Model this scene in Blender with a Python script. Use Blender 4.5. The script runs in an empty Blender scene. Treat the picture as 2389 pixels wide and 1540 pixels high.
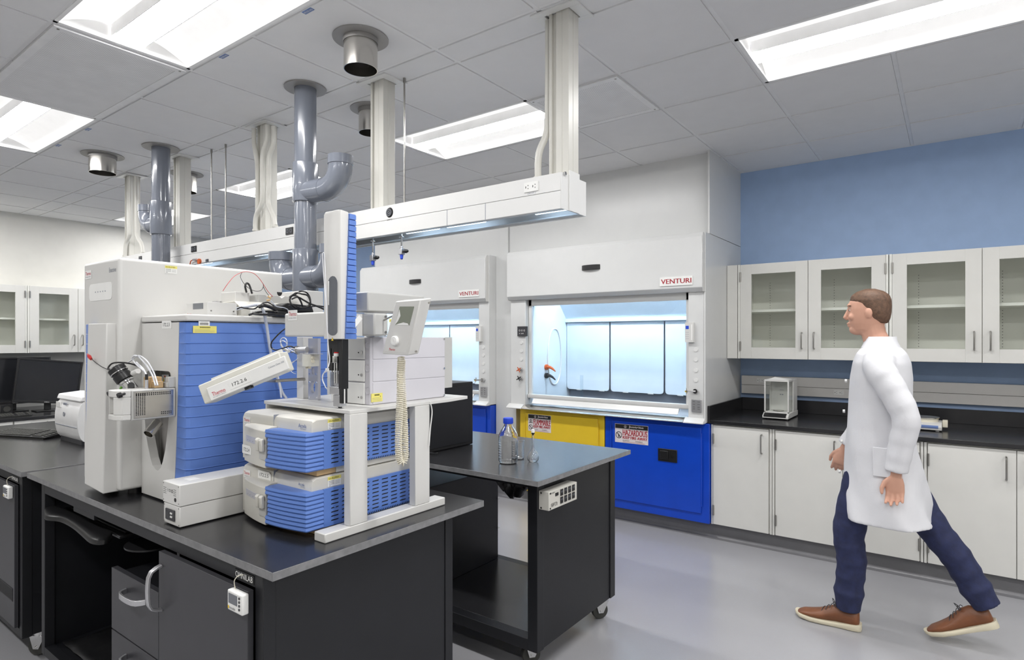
import bpy, math, random
from mathutils import Vector, Matrix, noise
random.seed(7)
sc = bpy.context.scene
# ------------------------------------------------------------------ camera, world, exposure
F_PX, CX, HY, CAM_H = 1396.0, 1194.5, 791.0, 1.5
YAW = math.radians(36.36); SN, CS = math.sin(YAW), math.cos(YAW)
cam_data = bpy.data.cameras.new('camera'); cam = bpy.data.objects.new('camera', cam_data)
sc.collection.objects.link(cam); sc.camera = cam
cam.location = (0, 0, CAM_H); cam.rotation_euler = (math.pi/2, 0, YAW)
cam_data.sensor_fit = 'HORIZONTAL'; cam_data.sensor_width = 36
cam_data.lens = 36*F_PX/2389; cam_data.shift_y = (HY-770)/2389
cam_data.clip_start = .02
w = bpy.data.worlds.new('world'); sc.world = w; w.use_nodes = True
w.node_tree.nodes['Background'].inputs[0].default_value = (.8, .85, 1, 1)
w.node_tree.nodes['Background'].inputs[1].default_value = .3
sc.view_settings.view_transform = 'Standard'; sc.view_settings.look = 'None'
sc.view_settings.gamma = 1; sc.view_settings.use_curve_mapping = False
sc.view_settings.exposure = 1.66
try:
    sc.cycles.use_denoising = True; sc.cycles.max_bounces = 10; sc.cycles.diffuse_bounces = 5
    sc.cycles.transparent_max_bounces = 16; sc.cycles.caustics_reflective = False; sc.cycles.caustics_refractive = False
    sc.cycles.sample_clamp_indirect = 6
except Exception: pass
TROFFER, LENS_E, HOOD_E, STRIP_E = .20, 17.0, 24.0, 1.1     # strength of the lamps the room has

# ------------------------------------------------------------------ helpers
def ray(x, y):
    r = (x-CX)/F_PX; return (-SN+CS*r, CS+SN*r, -(y-HY)/F_PX)
def fY(x, y, Y): v = ray(x, y); t = Y/v[1]; return Vector((v[0]*t, Y, CAM_H+v[2]*t))
def fX(x, y, X): v = ray(x, y); t = X/v[0]; return Vector((X, v[1]*t, CAM_H+v[2]*t))
def fZ(x, y, Z): v = ray(x, y); t = (Z-CAM_H)/v[2]; return Vector((v[0]*t, v[1]*t, Z))
PI = math.pi; rad = math.radians
OFF = {}
MATS = {}
def mat(name, rgb, rough=.5, metal=0, var=.04, nscale=9, bump=0, bscale=120, emis=None, es=1, alpha=None, trans=0, spec=.5, coat=0):
    m = bpy.data.materials.new(name); m.use_nodes = True; nt = m.node_tree; b = nt.nodes['Principled BSDF']
    b.inputs['Roughness'].default_value = rough; b.inputs['Metallic'].default_value = metal
    b.inputs['Specular IOR Level'].default_value = spec; b.inputs['Transmission Weight'].default_value = trans
    b.inputs['Coat Weight'].default_value = coat
    tc = nt.nodes.new('ShaderNodeTexCoord'); n = nt.nodes.new('ShaderNodeTexNoise'); n.inputs['Scale'].default_value = nscale
    nt.links.new(tc.outputs['Object'], n.inputs['Vector'])
    cr = nt.nodes.new('ShaderNodeValToRGB'); e = cr.color_ramp.elements
    e[0].position = .3; e[1].position = .7
    e[0].color = (*[c*(1-var) for c in rgb], 1); e[1].color = (*[min(1, c*(1+var)) for c in rgb], 1)
    nt.links.new(n.outputs['Fac'], cr.inputs['Fac']); nt.links.new(cr.outputs['Color'], b.inputs['Base Color'])
    if bump:
        n2 = nt.nodes.new('ShaderNodeTexNoise'); n2.inputs['Scale'].default_value = bscale
        nt.links.new(tc.outputs['Object'], n2.inputs['Vector'])
        bp = nt.nodes.new('ShaderNodeBump'); bp.inputs['Strength'].default_value = bump; bp.inputs['Distance'].default_value = .003
        nt.links.new(n2.outputs['Fac'], bp.inputs['Height']); nt.links.new(bp.outputs['Normal'], b.inputs['Normal'])
    if emis:
        b.inputs['Emission Color'].default_value = (*emis, 1); b.inputs['Emission Strength'].default_value = es
    MATS[name] = m; return m
def thin_glass(name, tint=(.975, .985, .975), refl=1.0):
    m = bpy.data.materials.new(name); m.use_nodes = True; nt = m.node_tree; nt.nodes.clear()
    o = nt.nodes.new('ShaderNodeOutputMaterial'); mx = nt.nodes.new('ShaderNodeMixShader')
    t = nt.nodes.new('ShaderNodeBsdfTransparent'); t.inputs[0].default_value = (*tint, 1)
    g = nt.nodes.new('ShaderNodeBsdfGlossy'); g.inputs['Roughness'].default_value = .02
    fr = nt.nodes.new('ShaderNodeFresnel'); fr.inputs[0].default_value = 1.5
    mu = nt.nodes.new('ShaderNodeMath'); mu.operation = 'MULTIPLY'; mu.inputs[1].default_value = refl
    gm = nt.nodes.new('ShaderNodeNewGeometry'); iv = nt.nodes.new('ShaderNodeMath'); iv.operation = 'SUBTRACT'; iv.inputs[0].default_value = refl
    nt.links.new(gm.outputs['Backfacing'], iv.inputs[1]); nt.links.new(iv.outputs[0], mu.inputs[1]); nt.links.new(fr.outputs[0], mu.inputs[0]); nt.links.new(mu.outputs[0], mx.inputs[0])
    nt.links.new(t.outputs[0], mx.inputs[1]); nt.links.new(g.outputs[0], mx.inputs[2]); nt.links.new(mx.outputs[0], o.inputs[0])
    MATS[name] = m; return m
WHITE = mat('painted_cabinet_white', (.71, .705, .67), .35, var=.015)
CASEW = mat('cabinet_inside_brightened', (.80, .80, .75), .4, var=.01)  # lighter copy of the cabinet white, brightness painted in for the dim insides
HOODW = mat('fume_hood_white', (.66, .665, .66), .28, var=.012)
LINER = mat('hood_liner_white', (.70, .76, .82), .45, var=.02)
WALLW = mat('wall_cream', (.68, .67, .63), .7, var=.02)
WALLB = mat('wall_blue', (.34, .47, .70), .6, var=.03)
CEIL = mat('ceiling_tile', (.74, .74, .75), .75, var=.012, bump=.12, bscale=400)
TBAR = mat('ceiling_grid_bar', (.78, .78, .79), .5)
BLACK = mat('black_powder_coat', (.008, .0085, .011), .45, var=.1)
BTOP = mat('black_epoxy_top', (.019, .019, .021), .22, var=.12, bump=.03, bscale=300)
BEDGE = mat('grey_worn_edge', (.20, .20, .205), .45, var=.15, nscale=40)
DGREY = mat('dark_grey_panel', (.042, .042, .048), .42, var=.06)
BEIGE = mat('instrument_beige', (.61, .595, .545), .42, var=.012)
BEIGED = mat('instrument_grey', (.50, .50, .485), .4, var=.015)
CREAM = mat('instrument_cream', (.66, .655, .635), .4, var=.012)
LILAC = mat('instrument_lilac_white', (.61, .60, .64), .42, var=.01)
BLUE = mat('instrument_blue', (.115, .225, .60), .4, var=.02)
TAN = mat('tan_foam', (.55, .38, .20), .7)
STEEL = mat('stainless_steel', (.62, .60, .56), .2, 1, var=.08, nscale=4)
CHROME = mat('chrome', (.7, .7, .7), .12, 1)
ALU = mat('brushed_aluminium', (.62, .62, .64), .35, .85)
NICKEL = mat('satin_nickel', (.35, .34, .32), .3, 1)
FLG = mat('dull_steel', (.36, .35, .34), .5, .5)
PVC = mat('grey_pvc', (.17, .187, .225), .2, var=.05, nscale=3, coat=.4)
PLB = mat('black_plastic', (.012, .012, .013), .35)
RUB = mat('rubber_dark', (.05, .05, .045), .6)
SCR = mat('screen_dark', (.018, .019, .022), .15)
LCD = mat('lcd_grey', (.16, .17, .19), .2)
LCDG = mat('lcd_green', (.23, .25, .20), .12)
YEL = mat('safety_yellow', (.78, .54, .03), .3, var=.02)
CBLUE = mat('safety_blue', (.005, .06, .52), .3, var=.04)
CAPB = mat('cap_blue', (.02, .07, .60), .4)
RED = mat('red_ink', (.36, .006, .02), .5)
THR = mat('red_logo', (.55, .02, .05), .5)
INK = mat('black_ink', (.012, .012, .012), .5)
GINK = mat('grey_ink', (.25, .27, .32), .5)
BINK = mat('blue_ink', (.13, .2, .42), .5)
PAPER = mat('white_label', (.82, .82, .80), .55)
YLAB = mat('yellow_label', (.80, .72, .18), .5)
PINK = mat('sign_pale', (.72, .66, .66), .5)
ORG = mat('orange_plastic', (.55, .10, .02), .4)
REDP = mat('red_plastic', (.55, .02, .02), .4)
GRNP = mat('green_plastic', (.18, .5, .05), .4)
IVORY = mat('ivory_plastic', (.72, .68, .56), .45)
TUBE = mat('white_tube', (.75, .76, .80), .3)
GTUBE = mat('grey_hose', (.50, .53, .60), .35)
CWHITE = mat('carrier_white', (.72, .72, .71), .32, var=.008)
COLW = mat('column_ivory', (.62, .61, .565), .35, var=.01)
RECESS = mat('carrier_recess', (.30, .36, .42), .5)
TOE = mat('grey_cove', (.17, .17, .18), .3, bump=.3, bscale=90)
FLOOR = mat('grey_epoxy_floor', (.36, .36, .378), .2, var=.05, nscale=1.3, bump=.16, bscale=170)
E_TROF = mat('lamp_panel', (.75, .75, .75), .5, emis=(1, .985, .965), es=TROFFER)
E_LENS = mat('lamp_lens', (.9, .9, .9), .5, emis=(1, .99, .98), es=LENS_E)
E_HOOD = mat('hood_lamp', (.9, .9, .9), .5, emis=(.72, .87, 1), es=HOOD_E)
E_STRIP = mat('strip_lamp', (.9, .9, .9), .5, emis=(.62, .80, 1), es=STRIP_E)
LAMPW = mat('lamp_white_metal', (.85, .85, .85), .4)
GLASS = thin_glass('pane_glass')
SASHG = thin_glass('sash_glass', (.96, .98, .99))
BOTG = mat('lab_glass', (1, 1, 1), .0, trans=1, var=0)
BOTG.node_tree.nodes['Principled BSDF'].inputs['IOR'].default_value = 1.45
FROST = mat('milky_plastic', (.76, .75, .68), .4, trans=.06)
# vent grille: fine rows of dots
VENT = mat('perforated_metal', (.76, .76, .77), .5)
def dots(m, k, dark, thr):
    nt = m.node_tree; b = nt.nodes['Principled BSDF']; tc = nt.nodes.new('ShaderNodeTexCoord')
    sp = nt.nodes.new('ShaderNodeSeparateXYZ'); nt.links.new(tc.outputs['Object'], sp.inputs[0]); outs = []
    for i in (0, 1):
        mu = nt.nodes.new('ShaderNodeMath'); mu.operation = 'MULTIPLY'; mu.inputs[1].default_value = k
        s = nt.nodes.new('ShaderNodeMath'); s.operation = 'SINE'
        nt.links.new(sp.outputs[i], mu.inputs[0]); nt.links.new(mu.outputs[0], s.inputs[0]); outs.append(s)
    p = nt.nodes.new('ShaderNodeMath'); p.operation = 'MULTIPLY'
    nt.links.new(outs[0].outputs[0], p.inputs[0]); nt.links.new(outs[1].outputs[0], p.inputs[1])
    g = nt.nodes.new('ShaderNodeMath'); g.operation = 'GREATER_THAN'; g.inputs[1].default_value = thr
    nt.links.new(p.outputs[0], g.inputs[0])
    mx = nt.nodes.new('ShaderNodeMix'); mx.data_type = 'RGBA'
    src = b.inputs['Base Color'].links[0].from_socket
    nt.links.new(g.outputs[0], mx.inputs[0]); nt.links.new(src, mx.inputs[6]); mx.inputs[7].default_value = (*dark, 1)
    nt.links.new(mx.outputs[2], b.inputs['Base Color'])
dots(VENT, 2*PI/.016, (.56, .56, .57), .4)

FONT = {}
def font_mesh(s):
    if s not in FONT:
        c = bpy.data.curves.new('t', 'FONT'); c.body = s; c.resolution_u = 2
        o = bpy.data.objects.new('t', c); sc.collection.objects.link(o); bpy.context.view_layer.update()
        me = bpy.data.meshes.new_from_object(o.evaluated_get(bpy.context.evaluated_depsgraph_get()))
        vs = [v.co.copy() for v in me.vertices]; fs = [tuple(p.vertices) for p in me.polygons]
        bpy.data.objects.remove(o); bpy.data.curves.remove(c); bpy.data.meshes.remove(me)
        x0 = min(v.x for v in vs); x1 = max(v.x for v in vs); y0 = min(v.y for v in vs); y1 = max(v.y for v in vs)
        FONT[s] = ([((v.x-x0)/(x1-x0), (v.y-y0)/max(1e-6, y1-y0)) for v in vs], fs)
    return FONT[s]
class MB:
    def __init__(s): s.v = []; s.f = []; s.m = []; s.c = 0
    def use(s, i): s.c = i; return s
    def add(s, vs, fs):
        n = len(s.v); s.v += [Vector(v) for v in vs]; s.f += [tuple(n+i for i in f) for f in fs]; s.m += [s.c]*len(fs); return s
    def box(s, x0, x1, y0, y1, z0, z1):
        if x0 > x1: x0, x1 = x1, x0
        if y0 > y1: y0, y1 = y1, y0
        if z0 > z1: z0, z1 = z1, z0
        return s.add([(x, y, z) for z in (z0, z1) for y in (y0, y1) for x in (x0, x1)],
                     [(0, 2, 3, 1), (4, 5, 7, 6), (0, 1, 5, 4), (2, 6, 7, 3), (0, 4, 6, 2), (1, 3, 7, 5)])
    def prism(s, pts, ax, a, b):
        k = {'x': lambda p, t: (t, p[0], p[1]), 'y': lambda p, t: (p[0], t, p[1]), 'z': lambda p, t: (p[0], p[1], t)}[ax]
        n = len(pts); vs = [k(p, a) for p in pts]+[k(p, b) for p in pts]
        return s.add(vs, [tuple(range(n))[::-1], tuple(range(n, 2*n))]+[(i, (i+1) % n, n+(i+1) % n, n+i) for i in range(n)])
    def loft(s, rings, cap=True, closed=True):
        n = len(rings[0]); vs = [p for r in rings for p in r]; fs = []
        for j in range(len(rings)-1):
            for i in range(n if closed else n-1):
                a = j*n+i; b = j*n+(i+1) % n; fs.append((a, b, b+n, a+n))
        if cap: fs += [tuple(range(n))[::-1], tuple(range((len(rings)-1)*n, len(rings)*n))]
        return s.add(vs, fs)
    def cyl(s, p, q, r, n=20, r2=None, cap=True):
        p = Vector(p); q = Vector(q); d = (q-p).normalized(); u = d.orthogonal().normalized(); w_ = d.cross(u); r2 = r if r2 is None else r2
        R = lambda c, rr: [c+(u*math.cos(2*PI*i/n)+w_*math.sin(2*PI*i/n))*rr for i in range(n)]
        return s.loft([R(p, r), R(q, r2)], cap)
    def tube(s, pts, r, n=8, cap=True):
        pts = [Vector(p) for p in pts]; rings = []; up = None
        for i, p in enumerate(pts):
            d = (pts[min(i+1, len(pts)-1)]-pts[max(i-1, 0)]).normalized()
            if up is None: up = d.orthogonal().normalized()
            up = (up-d*up.dot(d)); up = up.normalized() if up.length > 1e-6 else d.orthogonal().normalized()
            w_ = d.cross(up); rr = r[i] if isinstance(r, (list, tuple)) else r
            rings.append([p+(up*math.cos(2*PI*k/n)+w_*math.sin(2*PI*k/n))*rr for k in range(n)])
        return s.loft(rings, cap)
    def lathe(s, c, prof, n=28, ax=(0, 0, 1)):
        c = Vector(c); d = Vector(ax).normalized(); u = d.orthogonal().normalized(); w_ = d.cross(u)
        rings = [[c+d*z+(u*math.cos(2*PI*i/n)+w_*math.sin(2*PI*i/n))*max(r, 1e-5) for i in range(n)] for r, z in prof]
        return s.loft(rings, False)
    def ball(s, c, r, n=14):
        r = (r, r, r) if not isinstance(r, (tuple, list)) else r; c = Vector(c); rings = []
        for j in range(1, n):
            t = PI*j/n; rings.append([c+Vector((r[0]*math.sin(t)*math.cos(2*PI*i/n), r[1]*math.sin(t)*math.sin(2*PI*i/n), -r[2]*math.cos(t))) for i in range(n)])
        return s.loft(rings)
    def text(s, t, o, u, v, w_, h):
        vs, fs = font_mesh(t); o = Vector(o); u = Vector(u).normalized(); v = Vector(v).normalized()
        return s.add([o+u*(x*w_)+v*(y*h) for x, y in vs], fs)
    def btext(s, t, o, u, v, w_, h, b=.0012):
        o = Vector(o); u_ = Vector(u).normalized()
        for k in (0, 1, 2): s.text(t, o+u_*b*k+Vector((0, -.00003*k, 0)), u, v, w_, h)
        return s
    def build(s, name, mats, parent=None, loc=None, bv=0, smooth=True, seg=2, world=True, sub=0, ang=35):
        if not isinstance(mats, (list, tuple)): mats = [mats]
        off = Vector((0, 0, 0))
        if parent is not None: off = OFF.get(parent.name, Vector((0, 0, 0)))
        elif loc is not None: off = Vector(loc)
        me = bpy.data.meshes.new(name); me.from_pydata([v-off for v in s.v], [], s.f)
        for m in mats: me.materials.append(m)
        me.polygons.foreach_set('material_index', s.m); me.polygons.foreach_set('use_smooth', [smooth]*len(s.f))
        me.update()
        if smooth: me.set_sharp_from_angle(angle=rad(ang))
        o = bpy.data.objects.new(name, me); sc.collection.objects.link(o)
        if parent is not None: o.parent = parent
        elif loc is not None: o.location = loc
        OFF[o.name] = off
        if bv:
            b = o.modifiers.new('bevel', 'BEVEL'); b.width = bv; b.segments = seg; b.limit_method = 'ANGLE'; b.angle_limit = rad(40)
            b.harden_normals = False
        if sub: m_ = o.modifiers.new('sub', 'SUBSURF'); m_.levels = sub; m_.render_levels = sub
        return o
def tag(o, label, cat, group=None):
    o['label'] = label; o['category'] = cat
    if group: o['group'] = group
    return o
def thing(name, label, cat, loc, group=None, rot=None):
    o = bpy.data.objects.new(name, None); sc.collection.objects.link(o); o.location = loc; o.empty_display_size = .05
    if rot is None: OFF[o.name] = Vector(loc)
    else: o.rotation_euler = rot; OFF[o.name] = Vector((0, 0, 0))
    return tag(o, label, cat, group)
def kids(o): return [c for c in sc.collection.objects if c.parent is o]
def dup(root, loc, label=None, rotz=None, skip=()):
    def cp(o, par):
        c = o.copy(); sc.collection.objects.link(c)
        if par is not None: c.parent = par
        for k in KIDS.get(o.name, ()):
            if k.name.split('.')[0] not in skip: cp(k, c)
        return c
    KIDS = {}
    for k in sc.collection.objects:
        if k.parent: KIDS.setdefault(k.parent.name, []).append(k)
    r = cp(root, None); r.location = loc
    if rotz is not None: r.rotation_euler = (0, 0, rotz)
    if label: r['label'] = label
    return r
def struct(o): o['kind'] = 'structure'; return o
UX, UY, UZ = Vector((1, 0, 0)), Vector((0, 1, 0)), Vector((0, 0, 1))
def arc(cx, cy, r, a0, a1, n=8): return [(cx+r*math.cos(rad(a0+(a1-a0)*i/n)), cy+r*math.sin(rad(a0+(a1-a0)*i/n))) for i in range(n+1)]
def smoothpts(pts, k=6):
    P = [Vector(p) for p in pts]; out = []
    for i in range(len(P)-1):
        p0 = P[max(i-1, 0)]; p1 = P[i]; p2 = P[i+1]; p3 = P[min(i+2, len(P)-1)]
        for j in range(k):
            t = j/k; out.append(.5*((2*p1)+(p2-p0)*t+(2*p0-5*p1+4*p2-p3)*t*t+(-p0+3*p1-3*p2+p3)*t**3))
    return out+[P[-1]]
def pull(mb, a, b, out, r=.005, d=.03):          # bar pull between a and b standing off by out
    a = Vector(a); b = Vector(b); o = Vector(out).normalized()*d; t = (b-a).normalized()*.012
    return mb.tube([a, a+o*.7, a+o*.95+t*.4, a+o+t, b+o-t, b+o*.95-t*.4, b+o*.7, b], r, 8)

# ------------------------------------------------------------------ room shell
CH = 2.94; X0, X1, Y0_, Y1 = -8.6, 3.2, -2.8, 5.364
struct(MB().box(X0-.1, X1+.1, Y0_-.1, Y1+.1, -.1, 0).build('floor', FLOOR))
struct(MB().box(X0-.1, X1+.1, Y1, Y1+.1, 0, 3.1).build('wall_back', WALLB))
struct(MB().box(X0-.1, X0, Y0_, Y1, 0, 3.1).build('wall_left', WALLW))
struct(MB().box(X1, X1+.1, Y0_, Y1, 0, 3.1).build('wall_right', WALLW))
struct(MB().box(X0-.1, X1+.1, Y0_-.1, Y0_, 0, 3.1).build('wall_front', WALLW))
P2 = .6096
XL = [-.85+P2*i for i in range(-13, 8)]
YL = [.946-P2*i for i in range(6, 0, -1)]+[.946, 1.556, 2.166, 2.335, 2.95, 3.56, 4.17, 4.78, 5.39]
lights = [(-3.288, .946), (-5.727, .946), (-.85, .946), (-3.288, 2.95), (-5.727, 2.95), (-.85, 2.95), (-8.165, .946), (-8.165, 2.95),
          (-3.288, -1.06), (-.85, -1.06), (-5.727, -1.06), (1.59, 2.95), (1.59, .946), (1.59, -1.06)]
def in_light(x, y):
    return any(lx-.01 < x < lx+2*P2+.01 and ly-.01 < y < ly+P2+.01 for lx, ly in lights)
c = MB(); g = .012
for i in range(len(XL)-1):
    for j in range(len(YL)-1):
        xa, xb = max(XL[i], X0), min(XL[i+1], X1); ya, yb = YL[j], min(YL[j+1], Y1)
        if ya < Y0_: ya = Y0_
        if xb-xa < .03 or yb-ya < .03 or in_light((xa+xb)/2, (ya+yb)/2): continue
        c.use(0).box(xa+g, xb-g, ya+g, yb-g, CH-.004, CH+.02)
c.use(1)
for x in XL:
    for j in range(len(YL)-1):
        ya, yb = max(YL[j], Y0_), min(YL[j+1], Y1)
        if yb > ya and not in_light(x, (ya+yb)/2) or not in_light(x+.1, (ya+yb)/2) or not in_light(x-.1, (ya+yb)/2):
            if X0 < x < X1: c.box(x-g+.001, x+g-.001, ya, yb, CH+.001, CH+.02)
for y in YL:
    for i in range(len(XL)-1):
        xa, xb = max(XL[i], X0), min(XL[i+1], X1)
        if Y0_ < y < Y1 and xb > xa: c.box(xa, xb, y-g+.001, y+g-.001, CH+.002, CH+.021)
c.use(0).box(X0, X1, Y0_, Y1, 3.05, 3.1)
for w4 in ((X0, X0+.02, Y0_, Y1), (X0, X1, Y1-.022, Y1)): c.use(1).box(*w4, CH-.002, CH+.02)
struct(c.build('ceiling', [CEIL, TBAR], smooth=False))
# ceiling lights
TL = {(-3.288, .946): 'recessed ceiling light nearest the camera at the upper left', (-5.727, .946): 'recessed ceiling light cut by the left edge of the photo',
      (-3.288, 2.95): 'recessed ceiling light left of the right-hand service column', (-5.727, 2.95): 'recessed ceiling light seen behind the grey exhaust pipe',
      (-.85, 2.95): 'recessed ceiling light over the blue wall at the upper right'}
def troffer(x, y, lab):
    W, D = 2*P2, P2
    t = thing('ceiling_light', lab, 'ceiling light', (x, y, CH), 'recessed ceiling lights')
    f = MB()
    for b in ((x+.004, x+.022, y+.004, y+D-.004), (x+W-.022, x+W-.004, y+.004, y+D-.004), (x+.004, x+W-.004, y+.004, y+.02), (x+.004, x+W-.004, y+D-.02, y+D-.004)):
        f.box(*b, CH-.002, CH+.01)
    f.box(x+.004, x+W-.004, y+.004, y+D-.004, CH+.085, CH+.095)
    for b in ((x+.004, x+.014, y+.004, y+D-.004), (x+W-.014, x+W-.004, y+.004, y+D-.004)): f.box(*b, CH+.01, CH+.085)
    f.build('frame', LAMPW, t, smooth=False)
    ya, yb = y+.02, y+D-.02; yc = (ya+yb)/2; ba, bb = yc-.07, yc+.07
    for s, e in ((ya, ba), (yb, bb)):
        p = [(s+(e-s)*k/8, CH+.008+.07*math.sin(PI/2*k/8)) for k in range(9)]
        m = MB().loft([[(xx, a, b) for a, b in p] for xx in (x+.016, x+W-.016)], False, False)
        m.build('reflector_panel', E_TROF, t)
    m = MB().box(x+.016, x+W-.016, ba-.004, ba, CH+.02, CH+.08).box(x+.016, x+W-.016, bb, bb+.004, CH+.02, CH+.08)
    m.build('lamp_housing', LAMPW, t, smooth=False)
    p = [(ba+(bb-ba)*k/8, CH+.022-.008*math.sin(PI*k/8)) for k in range(9)]
    MB().loft([[(xx, a, b) for a, b in p] for xx in (x+.016, x+W-.016)], False, False).build('lens', E_LENS, t)
for (lx, ly) in lights: troffer(lx, ly, TL.get((lx, ly), 'recessed ceiling light outside the frame of the photo'))
def vent(x, y, nx, lab):
    W = P2*nx; t = thing('ceiling_vent', lab, 'vent', (x, y, CH-.005), 'perforated ceiling vents'); m = MB(); q = .05
    for b in ((x+.013, x+W-.013, y+.013, y+q), (x+.013, x+W-.013, y+P2-q, y+P2-.013), (x+.013, x+q, y+q, y+P2-q), (x+W-q, x+W-.013, y+q, y+P2-q)): m.box(*b, CH-.011, CH-.005)
    m.build('frame', TBAR, t, smooth=False)
    MB().box(x+q, x+W-q, y+q, y+P2-q, CH-.009, CH-.005).build('perforated_panel', VENT, t, smooth=False)
    for a, b in ((x+.032, y+.035), (x+W-.032, y+.035), (x+.032, y+P2-.035), (x+W-.032, y+P2-.035)):
        MB().cyl((a, b, CH-.013), (a, b, CH-.010), .006, 10).build('screw', NICKEL, t)
vent(-4.508, .946, 2, 'large perforated ceiling vent at the upper left between two lights')
vent(-2.069, 2.95, 1, 'perforated ceiling vent right behind the right-hand service column')
vent(-6.946, 2.95, 1, 'perforated ceiling vent far back between the thin rods')
# blue circuit stickers on the grid
for px, py, tx, lab in ((710, 21, 'GEN-107C-IPH', 'large blue circuit sticker on the ceiling grid, nearest the camera'), (514, 128, 'GEN-107A-IPH', 'blue circuit sticker beside the end of the near ceiling light'),
                    (198, 300, 'GEN', 'small blue circuit sticker beside the left ceiling light, the nearer of its two'), (130, 338, 'GEN', 'smallest blue circuit sticker beside the left ceiling light')):
    p = fZ(px, py, CH-.0045); m = MB(); m.box(p.x-.032, p.x+.032, 1.568, 1.590, CH-.0055, CH-.0042)
    m.use(1).text(tx, (p.x+.029, 1.585, CH-.0058), (-1, 0, 0), (0, -1, 0), .056, .011)
    tag(m.build('circuit_sticker', [BINK, PAPER], loc=(p.x, 1.579, CH-.005), smooth=False), lab, 'sticker', 'blue ceiling stickers')

# ------------------------------------------------------------------ fume hoods and enclosure
YW = 5.364
def trim(n, b, bvl=.002, m=HOODW): return struct(MB().box(*b).build('trim_%d' % n, m, bv=bvl))
trim(1, (-3.43, -1.497, 4.615, YW, 2.302, CH))          # enclosure above the right hood
trim(2, (-5.36, -3.545, 4.615, YW, 2.302, CH))          # enclosure above the left hood
trim(3, (-3.541, -3.434, 4.60, YW, 2.302, CH))
trim(4, (-3.541, -3.301, 4.55, YW, .11, 2.298))
trim(5, (-1.4965, -1.482, 4.54, YW, 2.302, CH))
def build_hood(x0, x1, lab):
    t = thing('fume_hood', lab, 'fume hood', ((x0+x1)/2, 4.9, .87), 'white fume hoods along the back')
    hp = [(4.395, 1.885), (4.395, 2.262), (4.42, 2.297), (4.62, 2.297), (4.62, 1.93), (4.50, 1.855), (4.43, 1.855)]
    m = MB().prism(hp, 'x', x0+.004, x1-.008)
    hd = m.build('header_panel', HOODW, t, bv=.004)
    MB().box(x0-.001, x0+.004, 4.41, 4.62, 1.853, 2.27).build('header_end_cap', CREAM, hd, bv=.001)
    MB().box(x1-.008, x1-.004, 4.405, 4.62, 1.853, 2.285).build('header_end_cap', CREAM, hd, bv=.001)
    # black latch handle
    cx = x0+.88
    MB().loft([[(cx-.085+.17*k/10, 4.395-.024*math.sin(PI*k/10)**.5-.004, z) for z in (2.075, 2.115)] + [(cx-.085+.17*k/10, 4.394, z) for z in (2.115, 2.075)] for k in range(11)]).build('latch_handle', PLB, hd, bv=.003)
    # name plate
    m = MB().box(x1-.335, x1-.08, 4.388, 4.396, 1.905, 1.972)
    m.use(1).btext('VENTURI', (x1-.325, 4.3875, 1.921), UX, UZ, .236, .036, .0013)
    m.build('name_plate', [PAPER, RED], hd, smooth=False)
    # posts
    for a, b, nm in ((x0+.006, x0+.175, 'left_post'), (x1-.135, x1-.012, 'right_post')):
        MB().prism([(4.452, .875), (4.452, 1.93), (4.62, 1.93), (4.62, .875)], 'x', a, b).build(nm, HOODW, t, bv=.006)
    MB().box(x1-.0125, x1, 4.445, YW, .872, 2.298).build('side_panel', HOODW, t, bv=.002)
    MB().box(x0-.001, x0+.0055, 4.5, YW, .872, 2.298).build('side_panel', HOODW, t, bv=.002)
    # sash
    a, b = x0+.178, x1-.138; sf = MB(); z0, z1 = .962, 1.905
    sf.box(a, a+.03, 4.50, 4.53, z0, z1).box(b-.03, b, 4.50, 4.53, z0, z1).box(a, b, 4.50, 4.53, 1.80, z1)
    sf.prism([(4.485, z0), (4.478, z0+.012), (4.478, z0+.036), (4.53, z0+.036), (4.53, z0)], 'x', a, b)
    sf.prism([(4.50, z0-.002), (4.46, z0-.045), (4.457, z0-.043), (4.485, z0)], 'x', a+.06, b-.08)
    s = sf.build('sash_frame', CWHITE, t, bv=.002)
    MB().box(a+.028, b-.028, 4.513, 4.518, z0+.03, 1.81).build('sash_glass', SASHG, s, smooth=False)
    # interior
    i0, i1, yb = x0+.18, x1-.14, 5.16
    m = MB().box(i0-.01, i0, 4.55, YW-.02, .87, 2.25).box(i1, i1+.01, 4.55, YW-.02, .87, 2.25).box(i0, i1, YW-.05, YW-.02, .87, 2.25).box(i0-.01, i1+.01, 4.62, YW-.02, 2.24, 2.28)
    m.build('liner', LINER, t, smooth=False)
    # baffles
    W = (i1-i0); n = 3; m = MB(); seam = [x0+.03+k*0 for k in range(1)]
    pw = .575; xs = [i1-.03-pw*k for k in (3, 2, 1)]
    xs = [i0+.005, i0+.005+.485, i0+.005+1.03]; xe = [i0+.005+.47, i0+.005+1.015, i1-.005]
    for q, (xa, xb) in enumerate(zip(xs, xe)):
        r = .03
        pl = [(xa+r+r*math.cos(rad(t_)), 1.0+r+r*math.sin(rad(t_))) for t_ in (180, 210, 240, 270)]+[(xb-r+r*math.cos(rad(t_)), 1.0+r+r*math.sin(rad(t_))) for t_ in (270, 300, 330, 360)]+[(xb, 1.66), (xa, 1.66)]
        MB().prism([(p[0], p[1]) for p in pl], 'y', yb, yb+.008).build('baffle_panel', LINER, t, bv=.002)
    MB().box(i0, i1, yb+.06, yb+.062, .9, 1.7).build('baffle_gap', GINK, t, smooth=False)
    m = MB().box(i0, i1, yb-.03, yb+.01, 1.665, 1.70)
    m.build('baffle_rail', LINER, t, bv=.004)
    MB().prism([(yb-.005, 1.70), (yb-.005, 1.71), (4.72, 2.22), (4.70, 2.21)], 'x', i0, i1).build('upper_baffle', LINER, t, smooth=False)
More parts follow.
